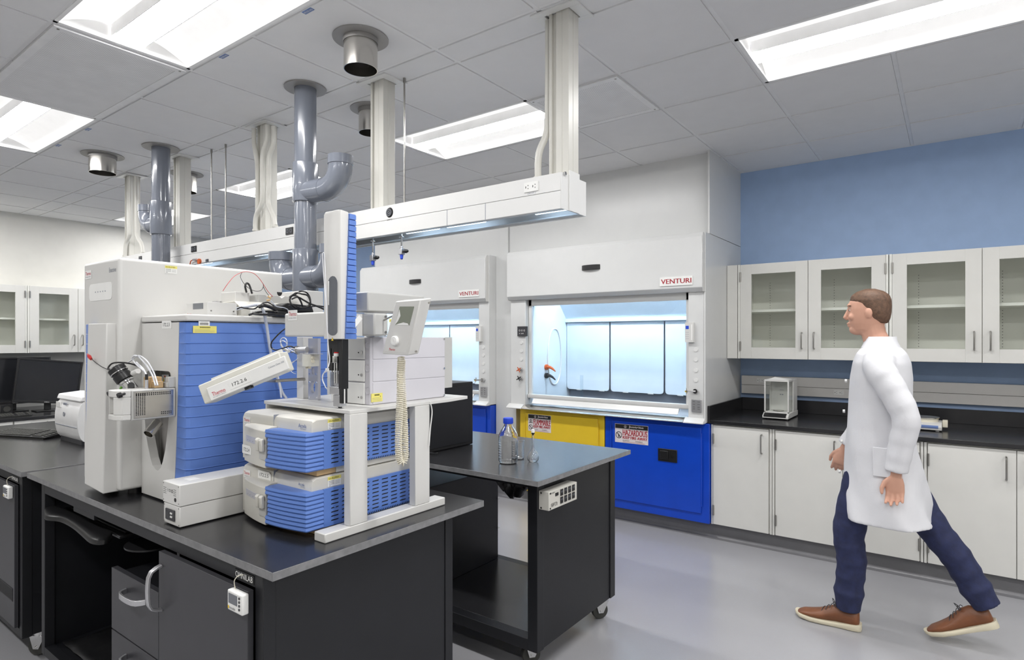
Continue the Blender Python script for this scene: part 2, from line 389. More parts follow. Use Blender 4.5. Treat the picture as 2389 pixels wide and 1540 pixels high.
    for k in (.12, .37, .62, .87, 1.15, 1.36):
        MB().box(i0+k, i0+k+.055, yb-.006, yb, .995, 1.006).build('baffle_clip', CWHITE, t, smooth=False)
    # light
    MB().box(i0+.15, i1-.15, 4.64, 4.69, 2.205, 2.235).build('hood_lamp', E_HOOD, t, smooth=False)
    # work surface, airfoil sill
    MB().box(i0, i1, 4.48, YW-.02, .872, .897).build('work_surface', ALU, t, bv=.003)
    m = MB().prism([(4.405, .868), (4.403, .874), (4.45, .902), (4.50, .905), (4.50, .868)], 'x', x0+.16, x1-.16)
    m.build('airfoil_sill', STEEL, t, bv=.001)
    for xa, xb in ((x0-.01, x0+.158), (x1-.158, x1-.004)):
        MB().prism([(4.40, .866), (4.40, .876), (4.445, .905), (4.47, .905), (4.47, .866)], 'x', xa, xb).build('sill_corner', CWHITE, t, bv=.004)
    # airflow switch box, blank plugs, valves, monitor, outlets
    m = MB().box(x0+.095, x0+.20, 4.436, 4.453, 1.525, 1.615)
    m.use(1)
    for q in range(3): m.lathe((x0+.12+.026*q, 4.4355, 1.578), [(.006, 0), (.008, -.0006), (.0085, 0), (.0065, .0005)], 12, (0, 1, 0))
    m.text('o  ooo', (x0+.115, 4.4355, 1.545), UX, UZ, .05, .010)
    m.build('switch_plate', [DGREY, PAPER], t, bv=.001)
    for z in (1.468, 1.392, 1.315):
        MB().cyl((x0+.13, 4.452, z), (x0+.13, 4.447, z), .017, 18).build('blank_plug', CWHITE, t)
    for z in (1.60-.18, 1.345, 1.265, 1.19):
        MB().cyl((x1-.075, 4.452, z), (x1-.075, 4.447, z), .016, 18).build('blank_plug', CWHITE, t)
    for z, mm in ((1.222, ORG), (1.142, PLB)):
        q = (x0+.13, 4.452, z)
        v = MB().cyl(q, (q[0], 4.43, z), .017, 16).cyl((q[0], 4.43, z), (q[0], 4.41, z), .010, 12).build('valve', CHROME, t)
        k = MB()
        for a_ in range(4): k.tube([(q[0], 4.412, z), (q[0]+.026*math.cos(a_*PI/2+.5), 4.405, z+.026*math.sin(a_*PI/2+.5))], [.006, .004], 6)
        k.ball((q[0], 4.408, z), .009, 8); k.build('valve_handle', mm if mm is ORG else PLB, v)
        # nozzle inside on the left liner
        n_ = (i0, 4.78, z-.01+.02)
        MB().cyl(n_, (i0+.02, 4.78, n_[2]), .026, 16).tube([(i0+.02, 4.78, n_[2]), (i0+.05, 4.78, n_[2]), (i0+.08, 4.775, n_[2]-.012), (i0+.12, 4.76, n_[2]-.035)], [.017, .014, .011, .006], 10).build('nozzle', mm, t)
    # oval rim on left liner
    p = [(i0+.006, 4.97+.115*math.cos(a_), 1.33+.27*math.sin(a_)*(1)) for a_ in [2*PI*k/36 for k in range(37)]]
    p = [(x_, 4.93+math.copysign(abs((y_-4.97)/.115)**.8, y_-4.97)*.12, z_) for x_, y_, z_ in p]
    MB().tube(p, .008, 6, False).build('oval_rim', CWHITE, t)
    q = (x1-.072, 4.45, 1.108)
    v = MB().cyl(q, (q[0], 4.425, q[2]), .018, 16).cyl((q[0], 4.43, q[2]), (q[0]-.05, 4.40, q[2]), .007, 10).build('valve', CHROME, t)
    k = MB()
    for a_ in range(4): k.tube([(q[0]-.05, 4.40, q[2]), (q[0]-.055, 4.395-.022*math.cos(a_*PI/2+.3), q[2]+.024*math.sin(a_*PI/2+.3))], [.006, .004], 6)
    k.build('valve_handle', NICKEL, v); MB().ball((q[0]-.058, 4.392, q[2]), .009, 8).build('valve_cap', YEL, v)
    m = MB().box(x1-.15, x1-.085, 4.425, 4.452, 1.475, 1.625)
    m.use(1).box(x1-.144, x1-.12, 4.4235, 4.426, 1.575, 1.600).use(2)
    for r_ in range(4):
        for c_ in range(3): m.box(x1-.143+.009*c_, x1-.139+.009*c_, 4.4238, 4.426, 1.50+.016*r_, 1.504+.016*r_)
    m.use(3).box(x1-.104, x1-.093, 4.4235, 4.426, 1.49, 1.61)
    m.build('airflow_monitor', [CREAM, CAPB, GINK, E_STRIP if False else PAPER], t, bv=.002)
    m = MB().box(x1-.105, x1-.03, 4.44, 4.453, .95, 1.045); m.use(1)
    for cc in (x1-.086, x1-.05):
        for zz in (.97, .985, 1.005, 1.025):
            m.box(cc-.006, cc-.003, 4.4385, 4.441, zz, zz+.007).box(cc+.003, cc+.006, 4.4385, 4.441, zz, zz+.007)
    m.build('outlet_plate', [ALU, INK], t, bv=.001)
    return t
h1 = build_hood(-3.30, -1.482, 'white fume hood closest to the blue wall, over the yellow and blue cabinets')
h2 = dup(h1, h1.location+Vector((-2.06, 0, 0)), 'left white fume hood, partly hidden behind the tall sampler arm', skip=())

# glassware in the hood
def vlathe(name, prof, loc, m, parent=None, n=28): return MB().lathe(loc, prof, n).build(name, m, parent, loc)
p = fZ(1357, 944, .897); p.y = 4.87; p.x = fY(1357, 944, 4.87).x
t = thing('measuring_cylinder', 'tall glass measuring cylinder standing inside the right fume hood', 'cylinder', (p.x, 4.87, .8972))
MB().lathe((p.x, 4.87, .8972), [(.001, 0), (.04, 0), (.04, .006), (.016, .012), (.015, .02), (.015, .26), (.018, .265), (.0135, .263), (.0135, .02), (.001, .018)]).build('tube', SASHG, t)
p = fY(1560, 975, 4.80)
tag(MB().lathe((p.x, 4.80, .8972), [(.001, 0), (.045, 0), (.048, .012), (.046, .012), (.043, .003), (.001, .003)]).build('watch_glass', SASHG, loc=(p.x, 4.8, .897)), 'shallow glass dish lying on the steel surface in the right fume hood', 'dish')

# safety cabinets below
def safety(x0, x1, m, lab, sign, icon, lx, handle):
    t = thing('safety_cabinet', lab, 'cabinet', ((x0+x1)/2, 4.8, .115), 'coloured safety cabinets under the fume hoods')
    MB().box(x0+.002, x1-.002, 4.476, YW-.02, .115, .864).build('body', m, t, bv=.003)
    d = MB().box(x0+.07, x1-.06, 4.466, 4.4755, .185, .83).build('door', m, t, bv=.004)
    for xx in (x0+.062, x1-.056):
        h = MB().cyl((xx, 4.468, .24), (xx, 4.468, .79), .0045, 8); h.build('hinge', m, t)
    if handle:
        hx = x1-.40
        q = MB().box(hx, hx+.155, 4.459, 4.4665, .545, .645).build('latch', PLB, d, bv=.008)
        MB().box(hx+.018, hx+.085, 4.450, 4.459, .565, .63).build('paddle', PLB, q, bv=.004)
        MB().cyl((hx+.118, 4.459, .592), (hx+.118, 4.454, .592), .011, 14).build('lock', CHROME, q)
    # hazard sign
    y = 4.4645; sw, sh = .29, .152; sx, sz = lx, (.655 if True else 0)
    if sign == 'FLAMMABLE': sw, sh, sz = .246, .152, .668
    s = MB().use(0).box(sx, sx+sw, y, 4.4663, sz, sz+sh)
    s.use(1).box(sx+.003, sx+sw-.003, y-.0006, y, sz+sh*.76, sz+sh-.003)
    s.use(0).btext('Justrite', (sx+sw*.42, y-.0012, sz+sh*.795), UX, UZ, sw*.44, sh*.15)
    s.lathe((sx+sw*.32, y-.001, sz+sh*.87), [(.0095, 0), (.0095, .0005), (.0115, .0005), (.0115, 0)], 18, (0, -1, 0))
    s.prism([(sx+sw*.32-.006, sz+sh*.83), (sx+sw*.32+.006, sz+sh*.83), (sx+sw*.32+.002, sz+sh*.88), (sx+sw*.32, sz+sh*.92), (sx+sw*.32-.003, sz+sh*.88)], 'y', y-.0013, y-.001)
    s.use(2).btext(sign, (sx+sw*.24, y-.001, sz+sh*.40), UX, UZ, sw*.73, sh*.32)
    s.btext('KEEP FIRE AWAY', (sx+sw*.24, y-.001, sz+sh*.22), UX, UZ, sw*.73, sh*.15)
    s.text('________________', (sx+sw*.24, y-.001, sz+sh*.045), UX, UZ, sw*.66, sh*.012)
    s.use(1).text('PELIGROSO', (sx+sw*.24, y-.001, sz+sh*.10), UX, UZ, sw*.2, sh*.055).text('DANGEREUX', (sx+sw*.62, y-.001, sz+sh*.10), UX, UZ, sw*.22, sh*.055)
    cxi = sx+sw*.12
    def ring(cz, r): s.use(1).add([(cxi+rr*math.cos(2*PI*k/24), y-.001, cz+rr*math.sin(2*PI*k/24)) for rr in (r, r*.82) for k in range(24)], [(k, (k+1) % 24, 24+(k+1) % 24, 24+k) for k in range(24)])
    if sign == 'FLAMMABLE':
        cz = sz+sh*.56; s.use(1)
        for k in range(3):
            a0 = PI/2+2*PI*k/3; a1 = a0+2*PI/3; R_, r_ = .026, .019
            s.add([(cxi+R_*math.cos(a0), y-.001, cz+R_*math.sin(a0)), (cxi+R_*math.cos(a1), y-.001, cz+R_*math.sin(a1)), (cxi+r_*math.cos(a1), y-.001, cz+r_*math.sin(a1)), (cxi+r_*math.cos(a0), y-.001, cz+r_*math.sin(a0))], [(0, 1, 2, 3)])
        s.prism([(cxi-.006, cz-.007), (cxi+.006, cz-.007), (cxi+.004, cz+.002), (cxi, cz+.01), (cxi-.004, cz+.002)], 'y', y-.0012, y-.001)
        ring(sz+sh*.24, .022); s.prism([(cxi-.016, sz+sh*.24+.012), (cxi-.012, sz+sh*.24+.016), (cxi+.016, sz+sh*.24-.012), (cxi+.012, sz+sh*.24-.016)], 'y', y-.0013, y-.0011)
    else:
        cz = sz+sh*.40; ring(cz, .028); s.prism([(cxi-.021, cz+.017), (cxi-.017, cz+.021), (cxi+.021, cz-.017), (cxi+.017, cz-.021)], 'y', y-.0013, y-.0011)
        s.prism([(cxi-.004, cz-.018), (cxi+.004, cz-.018), (cxi+.005, cz), (cxi, cz+.012), (cxi-.005, cz+.002)], 'y', y-.0012, y-.001)
    s.build('hazard_sign', [PINK, INK, RED], d, smooth=False)
    return t
safety(-3.205, -2.337, YEL, 'yellow flammable storage cabinet under the right fume hood', 'FLAMMABLE', 0, -3.105, False)
safety(-2.333, -1.462, CBLUE, 'blue hazardous storage cabinet between the yellow cabinet and the white base cabinets', 'HAZARDOUS', 1, -2.235, True)
safety(-4.41, -3.545, CBLUE, 'blue safety cabinet under the left fume hood, seen behind the glass bottle', 'HAZARDOUS', 1, -4.30, True)
safety(-5.28, -4.413, YEL, 'yellow safety cabinet under the left fume hood, hidden by the instruments', 'FLAMMABLE', 0, -5.18, False)
# grey cove base under everything along the back wall
def cove(pts, n):
    m = MB(); prof = [(0, .113), (0, .03), (-.008, .012), (-.02, .004), (-.035, .001), (-.035, 0), (.02, 0), (.02, .113)]
    m.loft([[(x, y+a, z) for a, z in prof] for x, y in pts]); return struct(m.build(n, TOE, smooth=True))
cove([(-5.4, 4.545), (X1, 4.545)], 'baseboard_back')

# ------------------------------------------------------------------ casework
def handle(name, a, b, out, parent, r=.005, d=.03): return pull(MB(), a, b, out, r, d).build(name, NICKEL, parent)
def hinge(x, y, z, parent):
    MB().cyl((x, y-.004, z-.038), (x, y-.004, z+.038), .0055, 8).box(x-.006, x+.006, y-.002, y+.004, z-.036, z+.036).build('hinge', NICKEL, parent)
def wall_cab(W, x_first, lab, loc, rot, hw=.39):
    """local: x 0..W, front at y=0, bottom z=0, height .754"""
    H = .754; t = thing('wall_cabinet', lab, 'cabinet', loc, 'glass-door wall cabinets', (0, 0, rot)); D = hw; k = .018
    m = MB().box(0, k, .02, D, 0, H).box(W-k, W, .02, D, 0, H).box(0, W, .02, D, 0, k).box(0, W, .02, D, H-k, H).box(k, W-k, D-.01, D, k, H-k)
    m.box(W/2-.012, W/2+.012, .02, .04, k, H-k)
    m.box(0, .0165, .001, .0195, 0, H).box(W-.0155, W, .001, .0195, 0, H)
    m.build('case', CASEW, t, bv=.001, world=False)
    pins = MB()
    for px in (k+.0015, ):
        for q in range(26): pins.box(px-.0005, px+.001, .10, .105, .09+q*.022, .094+q*.022)
    for q in range(26): pins.box(.155, .160, D-.0115, D-.0095, .10+q*.021, .104+q*.021).box(W/2+.12, W/2+.125, D-.0115, D-.0095, .10+q*.021, .104+q*.021)
    pins.build('shelf_pin_holes', INK, t, smooth=False)
    MB().box(k+.001, W-k-.001, .06, D-.012, .372, .392).build('shelf', CASEW, t, bv=.001)
    for i in (0, 1):
        a = .018 if i == 0 else W/2+.002; b = W/2-.002 if i == 0 else W-.017
        gl, gr = (a+.086, b-.086)
        m = MB().box(a, gl, -.001, .0185, .002, H-.002).box(gr, b, -.001, .0185, .002, H-.002).box(gl, gr, -.001, .0185, .002, .09).box(gl, gr, -.001, .0185, H-.082, H-.002)
        d = m.build('door', WHITE, t, bv=.0008)
        MB().box(gl-.002, gr+.002, .007, .011, .088, H-.08).build('door_glass', GLASS, d, smooth=False)
        hx = b-.04 if i == 0 else a+.04
        handle('handle', (hx, -.001, .085), (hx, -.001, .205), (0, -1, 0), d)
        ex = a+.001 if i == 0 else b-.001
        for z in (.10, .655): hinge(ex, -.001, z, d)
    return t
YU, ZU = 4.965, 1.343
tag(MB().box(-1.479, -1.399, YU, YU+.02, ZU, ZU+.754).box(-1.479, -1.46, YU+.02, YW, ZU, ZU+.754).build('filler_strip', WHITE, loc=(-1.44, YU, ZU), bv=.001), 'narrow white filler strip between the fume hood side and the first wall cabinet', 'filler')
wall_cab(1.030, 0, 'glass-door wall cabinet next to the fume hood, above the analytical balance', (-1.394, YU, ZU), 0)
wall_cab(1.030, 0, 'glass-door wall cabinet at the right, cut by the edge of the photo', (-.359, YU, ZU), 0)
wall_cab(1.030, 0, 'glass-door wall cabinet beyond the right edge of the photo', (.676, YU, ZU), 0)
wall_cab(.955, 0, 'glass-door wall cabinet on the far left wall, partly hidden by the tall instrument', (-8.3, 2.170, ZU), PI/2, .298)
wall_cab(.955, 0, 'glass-door wall cabinet on the far left wall, cut by the left edge of the photo', (-8.3, 1.210, ZU), PI/2, .298)

def base_cab(x0, x1, doors, lab, group='white base cabinets under the black worktop'):
    t = thing('base_cabinet', lab, 'cabinet', ((x0+x1)/2, 4.8, .113), group)
    MB().box(x0, x1, YB+.02, YW-.01, .113, .862).build('body', WHITE, t, bv=.001)
    for a, b, hs in doors:
        d = MB().box(a, b, YB, YB+.0195, .116, .855).build('door', WHITE, t, bv=.001)
        hx = b-.045 if hs == 'r' else a+.045; ex = a+.001 if hs == 'r' else b-.001
        handle('handle', (hx, YB, .683), (hx, YB, .815), (0, -1, 0), d)
        for z in (.22, .755): hinge(ex, YB, z, d)
    for xa in (x0+.001, x1-.014): MB().box(xa, xa+.013, YB+.004, YB+.02, .113, .862).build('stile', WHITE, t, bv=.001)
YB = 4.50
base_cab(-1.460, -1.030, [(-1.443, -1.052, 'r')], 'narrow single-door white base cabinet next to the blue safety cabinet')
base_cab(-1.028, -.145, [(-1.006, -.589, 'r'), (-.585, -.166, 'l')], 'double-door white base cabinet behind the walking person')
base_cab(-.143, .74, [(-.122, .296, 'r'), (.300, .718, 'l')], 'double-door white base cabinet at the right edge of the photo')
base_cab(.742, 1.62, [(.764, 1.18, 'r'), (1.184, 1.60, 'l')], 'double-door white base cabinet beyond the right edge of the photo')
t = thing('worktop', 'long black worktop with splash along the blue wall', 'worktop', (.1, 4.9, .868))
MB().box(-1.462, 1.63, 4.482, YW-.002, .868, .894).build('counter_slab', BTOP, t, bv=.002)
MB().box(-1.462, 1.63, YW-.022, YW-.003, .8942, .998).build('back_splash', BTOP, t, bv=.0015)
MB().box(-1.479, -1.4625, 4.482, YW-.003, .868, .998).build('side_splash', BTOP, t, bv=.0015)
# raceway
t = thing('wall_raceway', 'grey metal outlet raceway on the blue wall above the worktop', 'raceway', (.1, 5.33, 1.035))
MB().box(-1.462, 1.63, 5.314, YW-.002, 1.036, 1.1085).box(-1.462, 1.63, 5.314, YW-.002, 1.1105, 1.187).build('housing', ALU if False else mat('raceway_grey', (.70, .685, .665), .4, var=.02), t, bv=.002)
def outlet(mb, x, z, y, w_=.07, h_=.036, n=2):
    mb.use(0).box(x-w_/2, x+w_/2, y-.004, y, z-h_/2, z+h_/2).use(1)
    for k in range(n):
        c_ = x+(k-.5*(n-1))*w_*.5
        mb.box(c_-.010, c_-.007, y-.0048, y-.0039, z-.004, z+.005).box(c_+.002, c_+.005, y-.0048, y-.0039, z-.008, z-.004).box(c_+.002, c_+.005, y-.0048, y-.0039, z+.005, z+.009)
    return mb
outlet(MB(), -1.30, 1.150, 5.314).build('outlet', [PAPER, INK], t, smooth=False)
outlet(MB(), -.72, 1.078, 5.314).build('outlet', [PAPER, INK], t, smooth=False)
outlet(MB(), .62, 1.150, 5.314).build('outlet', [PAPER, INK], t, smooth=False)

# left wall desk and drawers
t = thing('desk_counter', 'black desk counter along the far left wall under the monitors', 'desk', (-8, 2, .69))
MB().box(-8.598, -7.43, -.5, 3.6, .69, .72).build('desk_top', BTOP, t, bv=.002)
for k in range(4):
    a = .60+k*.62
    dt = thing('drawer_unit', ['white shallow drawer unit under the far left desk, outside the photo', 'white shallow drawer unit under the far left desk, behind the keyboard',
                               'white shallow drawer unit under the far left desk, beside the printer', 'white shallow drawer unit under the far left desk, hidden by the instruments'][k], 'drawer', (-7.8, a+.3, .56), 'white drawers under the left desk')
    MB().box(-8.3, -7.47, a, a+.615, .565, .688).build('body', WHITE, dt, bv=.001)
    f = MB().box(-7.4695, -7.452, a+.003, a+.612, .57, .686).build('drawer_front', WHITE, dt, bv=.001)
    for q in (a+.14, a+.37): handle('handle', (-7.452, q, .655), (-7.452, q+.13, .655), (1, 0, 0), f)
for k, yy in enumerate((-.4, 3.5)):
    tag(MB().box(-8.5, -7.5, yy, yy+.03, 0, .688).build('desk_leg_panel', WHITE, loc=(-8, yy, 0), bv=.001), ['white side panel holding up the far left desk, outside the photo', 'white side panel at the far end of the left desk, behind the instruments'][k], 'panel')

# ------------------------------------------------------------------ overhead service carrier
t = thing('overhead_service_carrier', 'long white overhead service beam carrying outlets, gas valves and lamps', 'service beam', (-3.8, 2.27, 2.06))
B0, B1, BY0, BY1, BZ0, BZ1 = -6.25, -1.335, 2.166, 2.379, 2.054, 2.209
MB().box(B0, B1-.004, BY0, BY1, 2.132, BZ1).build('upper_channel', CWHITE, t, bv=.0015)
m = MB().box(B0, B1-.004, BY0, BY0+.012, BZ0, 2.1305).box(B0, B1-.004, BY1-.012, BY1, BZ0, 2.1305)
m.build('side_cover', CWHITE, t, bv=.0015)
MB().box(B0, B1-.004, BY0+.012, BY0+.05, BZ0+.004, BZ0+.008).box(B0, B1-.004, BY1-.05, BY1-.012, BZ0+.004, BZ0+.008).box(B0, B1-.004, BY0+.05, BY1-.05, BZ0+.05, BZ0+.054).build('underside_reflector', mat('carrier_under', (.55, .60, .64), .35), t, smooth=False)
m = MB().box(B1-.0038, B1, BY0, BY1, BZ0, BZ1).box(B1, B1+.006, 2.225, 2.311, BZ0, BZ1+.02)
m.build('end_cap', CWHITE, t, bv=.001)
MB().cyl((B1, 2.19, BZ1-.003), (B1+.008, 2.19, BZ1-.003), .008, 12).build('end_screw', CHROME, t)
for a, b in ((-1.55, -1.37), (-1.85, -2.10), (-2.16, -2.40), (-3.9, -3.4), (-5.0, -4.5)):
    s = MB().cyl((a, BY0+.085, BZ0+.03), (b, BY0+.085, BZ0+.03), .011, 12).cyl((a, BY0+.125, BZ0+.03), (b, BY0+.125, BZ0+.03), .011, 12)
    s.build('under_lamp', E_STRIP, t)
for x_ in (-1.75, -1.99): MB().box(x_, x_+.003, BY0-.0006, BY0, BZ0, 2.131).build('cover_seam', GINK, t, smooth=False)
# outlets on the beam
outlet(MB(), -1.489, 2.168, BY0, .075, .042).build('outlet', [PAPER, INK], t, smooth=False)
def dark_out(x, z, s=.06, h=.042):
    m = MB().use(0).box(x-s/2, x+s/2, BY0-.005, BY0, z-h/2, z+h/2).use(1)
    for k in (-.25, .25): m.lathe((x+k*s, BY0-.0052, z), [(.009, 0), (.009, .0008), (.011, .0008), (.011, 0)], 14, (0, -1, 0))
    m.build('dark_outlet', [PLB, GINK], t, smooth=False)
p = fY(676, 539, BY0); dark_out(p.x, p.z, .075); p = fY(453, 581, BY0); dark_out(p.x, p.z, .075); p = fY(484, 608, BY0); dark_out(p.x, p.z, .03, .02); p = fY(328, 604, BY0); dark_out(p.x, p.z, .05)
p = fY(909, 496, BY0)
m = MB().lathe((p.x, BY0, p.z), [(.0001, .006), (.022, .006), (.027, 0)], 24, (0, -1, 0)); m.use(1).text('G', (p.x-.009, BY0-.0065, p.z-.009), UX, UZ, .018, .018)
m.lathe((p.x, BY0-.0063, p.z), [(.016, 0), (.016, .0006), (.018, .0006), (.018, 0)], 20, (0, -1, 0))
m.use(0).text('GMFTG', (p.x-.02, BY0-.0006, p.z-.042), UX, UZ, .04, .008); m.build('round_locking_socket', [PLB, GINK], t)
MB().text('CIRCUIT 2', (-1.51, BY0-.0006, 2.137), UX, UZ, .045, .007).build('outlet_caption', GINK, t, smooth=False)
p = fY(826, 543, BY0); MB().box(p.x-.03, p.x+.02, BY0-.003, BY0, p.z-.03, p.z+.03).build('blank_plate', CWHITE, t, bv=.001)
p = fY(455, 612, BY0); pr = MB().tube([p+Vector((-.06, -.01, -.02)), p+Vector((-.04, -.012, .01)), p+Vector((0, -.014, .018))], .004, 6).build('orange_cable', ORG, t)
MB().cyl(p+Vector((0, -.014, .018)), p+Vector((.05, -.014, .016)), .008, 10).build('socket_sleeve', ALU, t); MB().cyl(p+Vector((.075, 0, 0)), p+Vector((.075, -.012, 0)), .02, 16).build('orange_socket', ORG, t)
# gas valves hanging below
for px, lab in ((870, 'left'), (937, 'right')):
    q = fY(px, 598 if px == 870 else 583, 2.23)
    g = thing('gas_valve', lab+' of the two small gas valves with blue outlets hanging under the service beam', 'valve', (q.x, 2.23, q.z-.03), 'gas valves under the beam')
    MB().cyl((q.x, 2.23, q.z), (q.x, 2.23, 2.064), .0045, 10).lathe((q.x, 2.23, 2.045), [(.0045, -.002), (.014, 0), (.014, .004), (.0045, .006)], 14).build('stem', CHROME, g)
    MB().box(q.x-.013, q.x+.013, 2.217, 2.243, q.z-.026, q.z+.006).cyl((q.x, 2.23, q.z+.006), (q.x, 2.23, q.z+.02), .008, 8).build('valve_body', ALU, g, bv=.002)
    MB().cyl((q.x, 2.23, q.z-.026), (q.x+.004, 2.226, q.z-.05), .010, 10, .007).build('blue_outlet', CAPB, g)
    MB().loft([[(q.x+.013+d_, 2.23+r_*math.cos(a_), q.z-.01+r_*1.1*math.sin(a_)) for a_ in [2*PI*i/10 for i in range(10)]] for d_, r_ in ((0, .006), (.008, .008), (.02, .010), (.033, .007), (.04, .001))]).build('valve_knob', PLB, g)
# columns with ceiling plates
def column(x1, lab, conduits=(), w_=.10, seams=True, big=False):
    x0 = x1-w_; g = thing('service_column', lab, 'column', ((x0+x1)/2, 2.267, BZ1), 'ivory columns between ceiling and service beam')
    m = MB().box(x0, x0+.014, 2.225, 2.311, BZ1+.001, CH-.006).box(x0+.036, x1, 2.225, 2.311, BZ1+.001, CH-.006).box(x0+.014, x0+.036, 2.237, 2.30, BZ1+.001, CH-.006).box(x0+.006, x0+.010, 2.2235, 2.226, BZ1+.001, CH-.006)
    m.box(x1-.002, x1+.0015, 2.262, 2.272, BZ1+.001, CH-.006).box(x0+.066, x0+.069, 2.2235, 2.226, BZ1+.001, CH-.006)
    m.build('column_profile', COLW, g, bv=.002)
    a, b, q0, q1 = x0-.075, x1+.055, 2.185, 2.352
    m = MB()
    for bx in ((a, b, q0, q0+.035), (a, b, q1-.035, q1), (a, x0-.022, q0+.035, q1-.035), (x1+.006, b, q0+.035, q1-.035)): m.box(*bx, CH-.0125, CH-.0045)
    m.build('ceiling_plate', CWHITE, g, bv=.001)
    for c_ in conduits:
        o = MB().tube(smoothpts(c_, 6), .0155, 12).build('conduit', COLW, g); e_ = Vector(c_[-1])
        MB().cyl(e_, e_+Vector((0, 0, -.012)), .020, 14).build('conduit_collar', COLW, g)
    return g
z_ = BZ1+.013
column(-1.335, 'ivory service column at the right-hand end of the service beam', [[(-1.462, 2.262, CH-.01), (-1.462, 2.262, 2.75), (-1.46, 2.255, 2.5), (-1.46, 2.245, 2.42), (-1.48, 2.22, 2.34), (-1.486, 2.215, 2.28), (-1.486, 2.215, z_)]], .10)
column(-2.515, 'plain ivory service column between the two thin rods near the round metal ducts', [], .105)
def Q(px, py, y): return tuple(fY(px, py, y))
column(-3.668, 'service column wrapped by three curving conduits, middle of the row', [
    [Q(593, 300, 2.2), Q(593, 335, 2.2), Q(599, 370, 2.2), Q(601, 400, 2.22), Q(601, 470, 2.23), Q(601, 534, 2.23)],
    [Q(623, 292, 2.19), Q(623, 325, 2.19), Q(613, 360, 2.19), Q(612, 410, 2.19), Q(612, 470, 2.19), Q(599, 500, 2.19), Q(596, 520, 2.19), Q(596, 535, 2.19)],
    [Q(638, 295, 2.21), Q(638, 335, 2.21), Q(628, 370, 2.21), Q(628, 430, 2.2), Q(627, 475, 2.2), Q(638, 505, 2.2), Q(642, 526, 2.2)]], .10)
column(-4.86, 'ivory service column right behind the left grey exhaust pipe', [], .105)
column(-5.78, 'farthest ivory service column, left of the left grey exhaust pipe', [
    [Q(304, 412, 2.2), Q(304, 530, 2.2), Q(302, 550, 2.2), Q(294, 568, 2.2), Q(292, 596, 2.2)], [Q(318, 412, 2.2), Q(319, 530, 2.2), Q(321, 552, 2.2), Q(330, 570, 2.2), Q(333, 590, 2.2)]], .10)
for px, lab in ((938.5, 'thin threaded rod just right of the plain service column'), (874, 'thin threaded rod just left of the plain service column'), (519, 'right of the two far thin threaded rods'), (484, 'left of the two far thin threaded rods')):
    p = fZ(px, 178 if px == 938.5 else 200 if px == 874 else 333 if px == 519 else 345, CH)
    tag(MB().cyl((p.x, 2.30, BZ1+.0005), (p.x, 2.30, CH-.0045), .005, 8).cyl((p.x, 2.30, CH-.03), (p.x, 2.30, CH-.0045), .008, 8).cyl((p.x, 2.30, BZ1+.0005), (p.x, 2.30, BZ1+.02), .008, 8).build('support_rod', NICKEL, loc=(p.x, 2.30, BZ1)), lab, 'rod', 'thin rods holding the service beam')
# stainless duct stubs
def duct(x, y, r, zb, lab, fl=.052):
    g = thing('duct_stub', lab, 'duct', (x, y, CH-.005), 'round stainless duct stubs in the ceiling')
    MB().lathe((x, y, 0), [(r, CH-.006), (r, zb), (r-.003, zb), (r-.003, CH-.006)], 48).build('pipe', STEEL, g)
    MB().lathe((x, y, 0), [(r+.001, CH-.010), (r+fl, CH-.010), (r+fl, CH-.005), (r+.001, CH-.005)], 48).lathe((x, y, 0), [(r+.001, CH-.032), (r+.004, CH-.032), (r+.004, CH-.011), (r+.001, CH-.011)], 48).build('flange', FLG, g)
    MB().cyl((x, y, CH-.045), (x, y, CH-.04), r-.004, 32).build('duct_interior', DGREY, g)
duct(-2.275, 1.872, .079, 2.785, 'nearest and largest round stainless duct stub, above the grey pipe')
duct(-2.925, 2.485, .073, 2.785, 'round stainless duct stub just left of the plain service column')
duct(-5.345, 1.868, .092, 2.795, 'round stainless duct stub above the tall white instrument at the left')
duct(-5.36, 2.51, .08, 2.775, 'round stainless duct stub half hidden behind the service column near the left pipe')
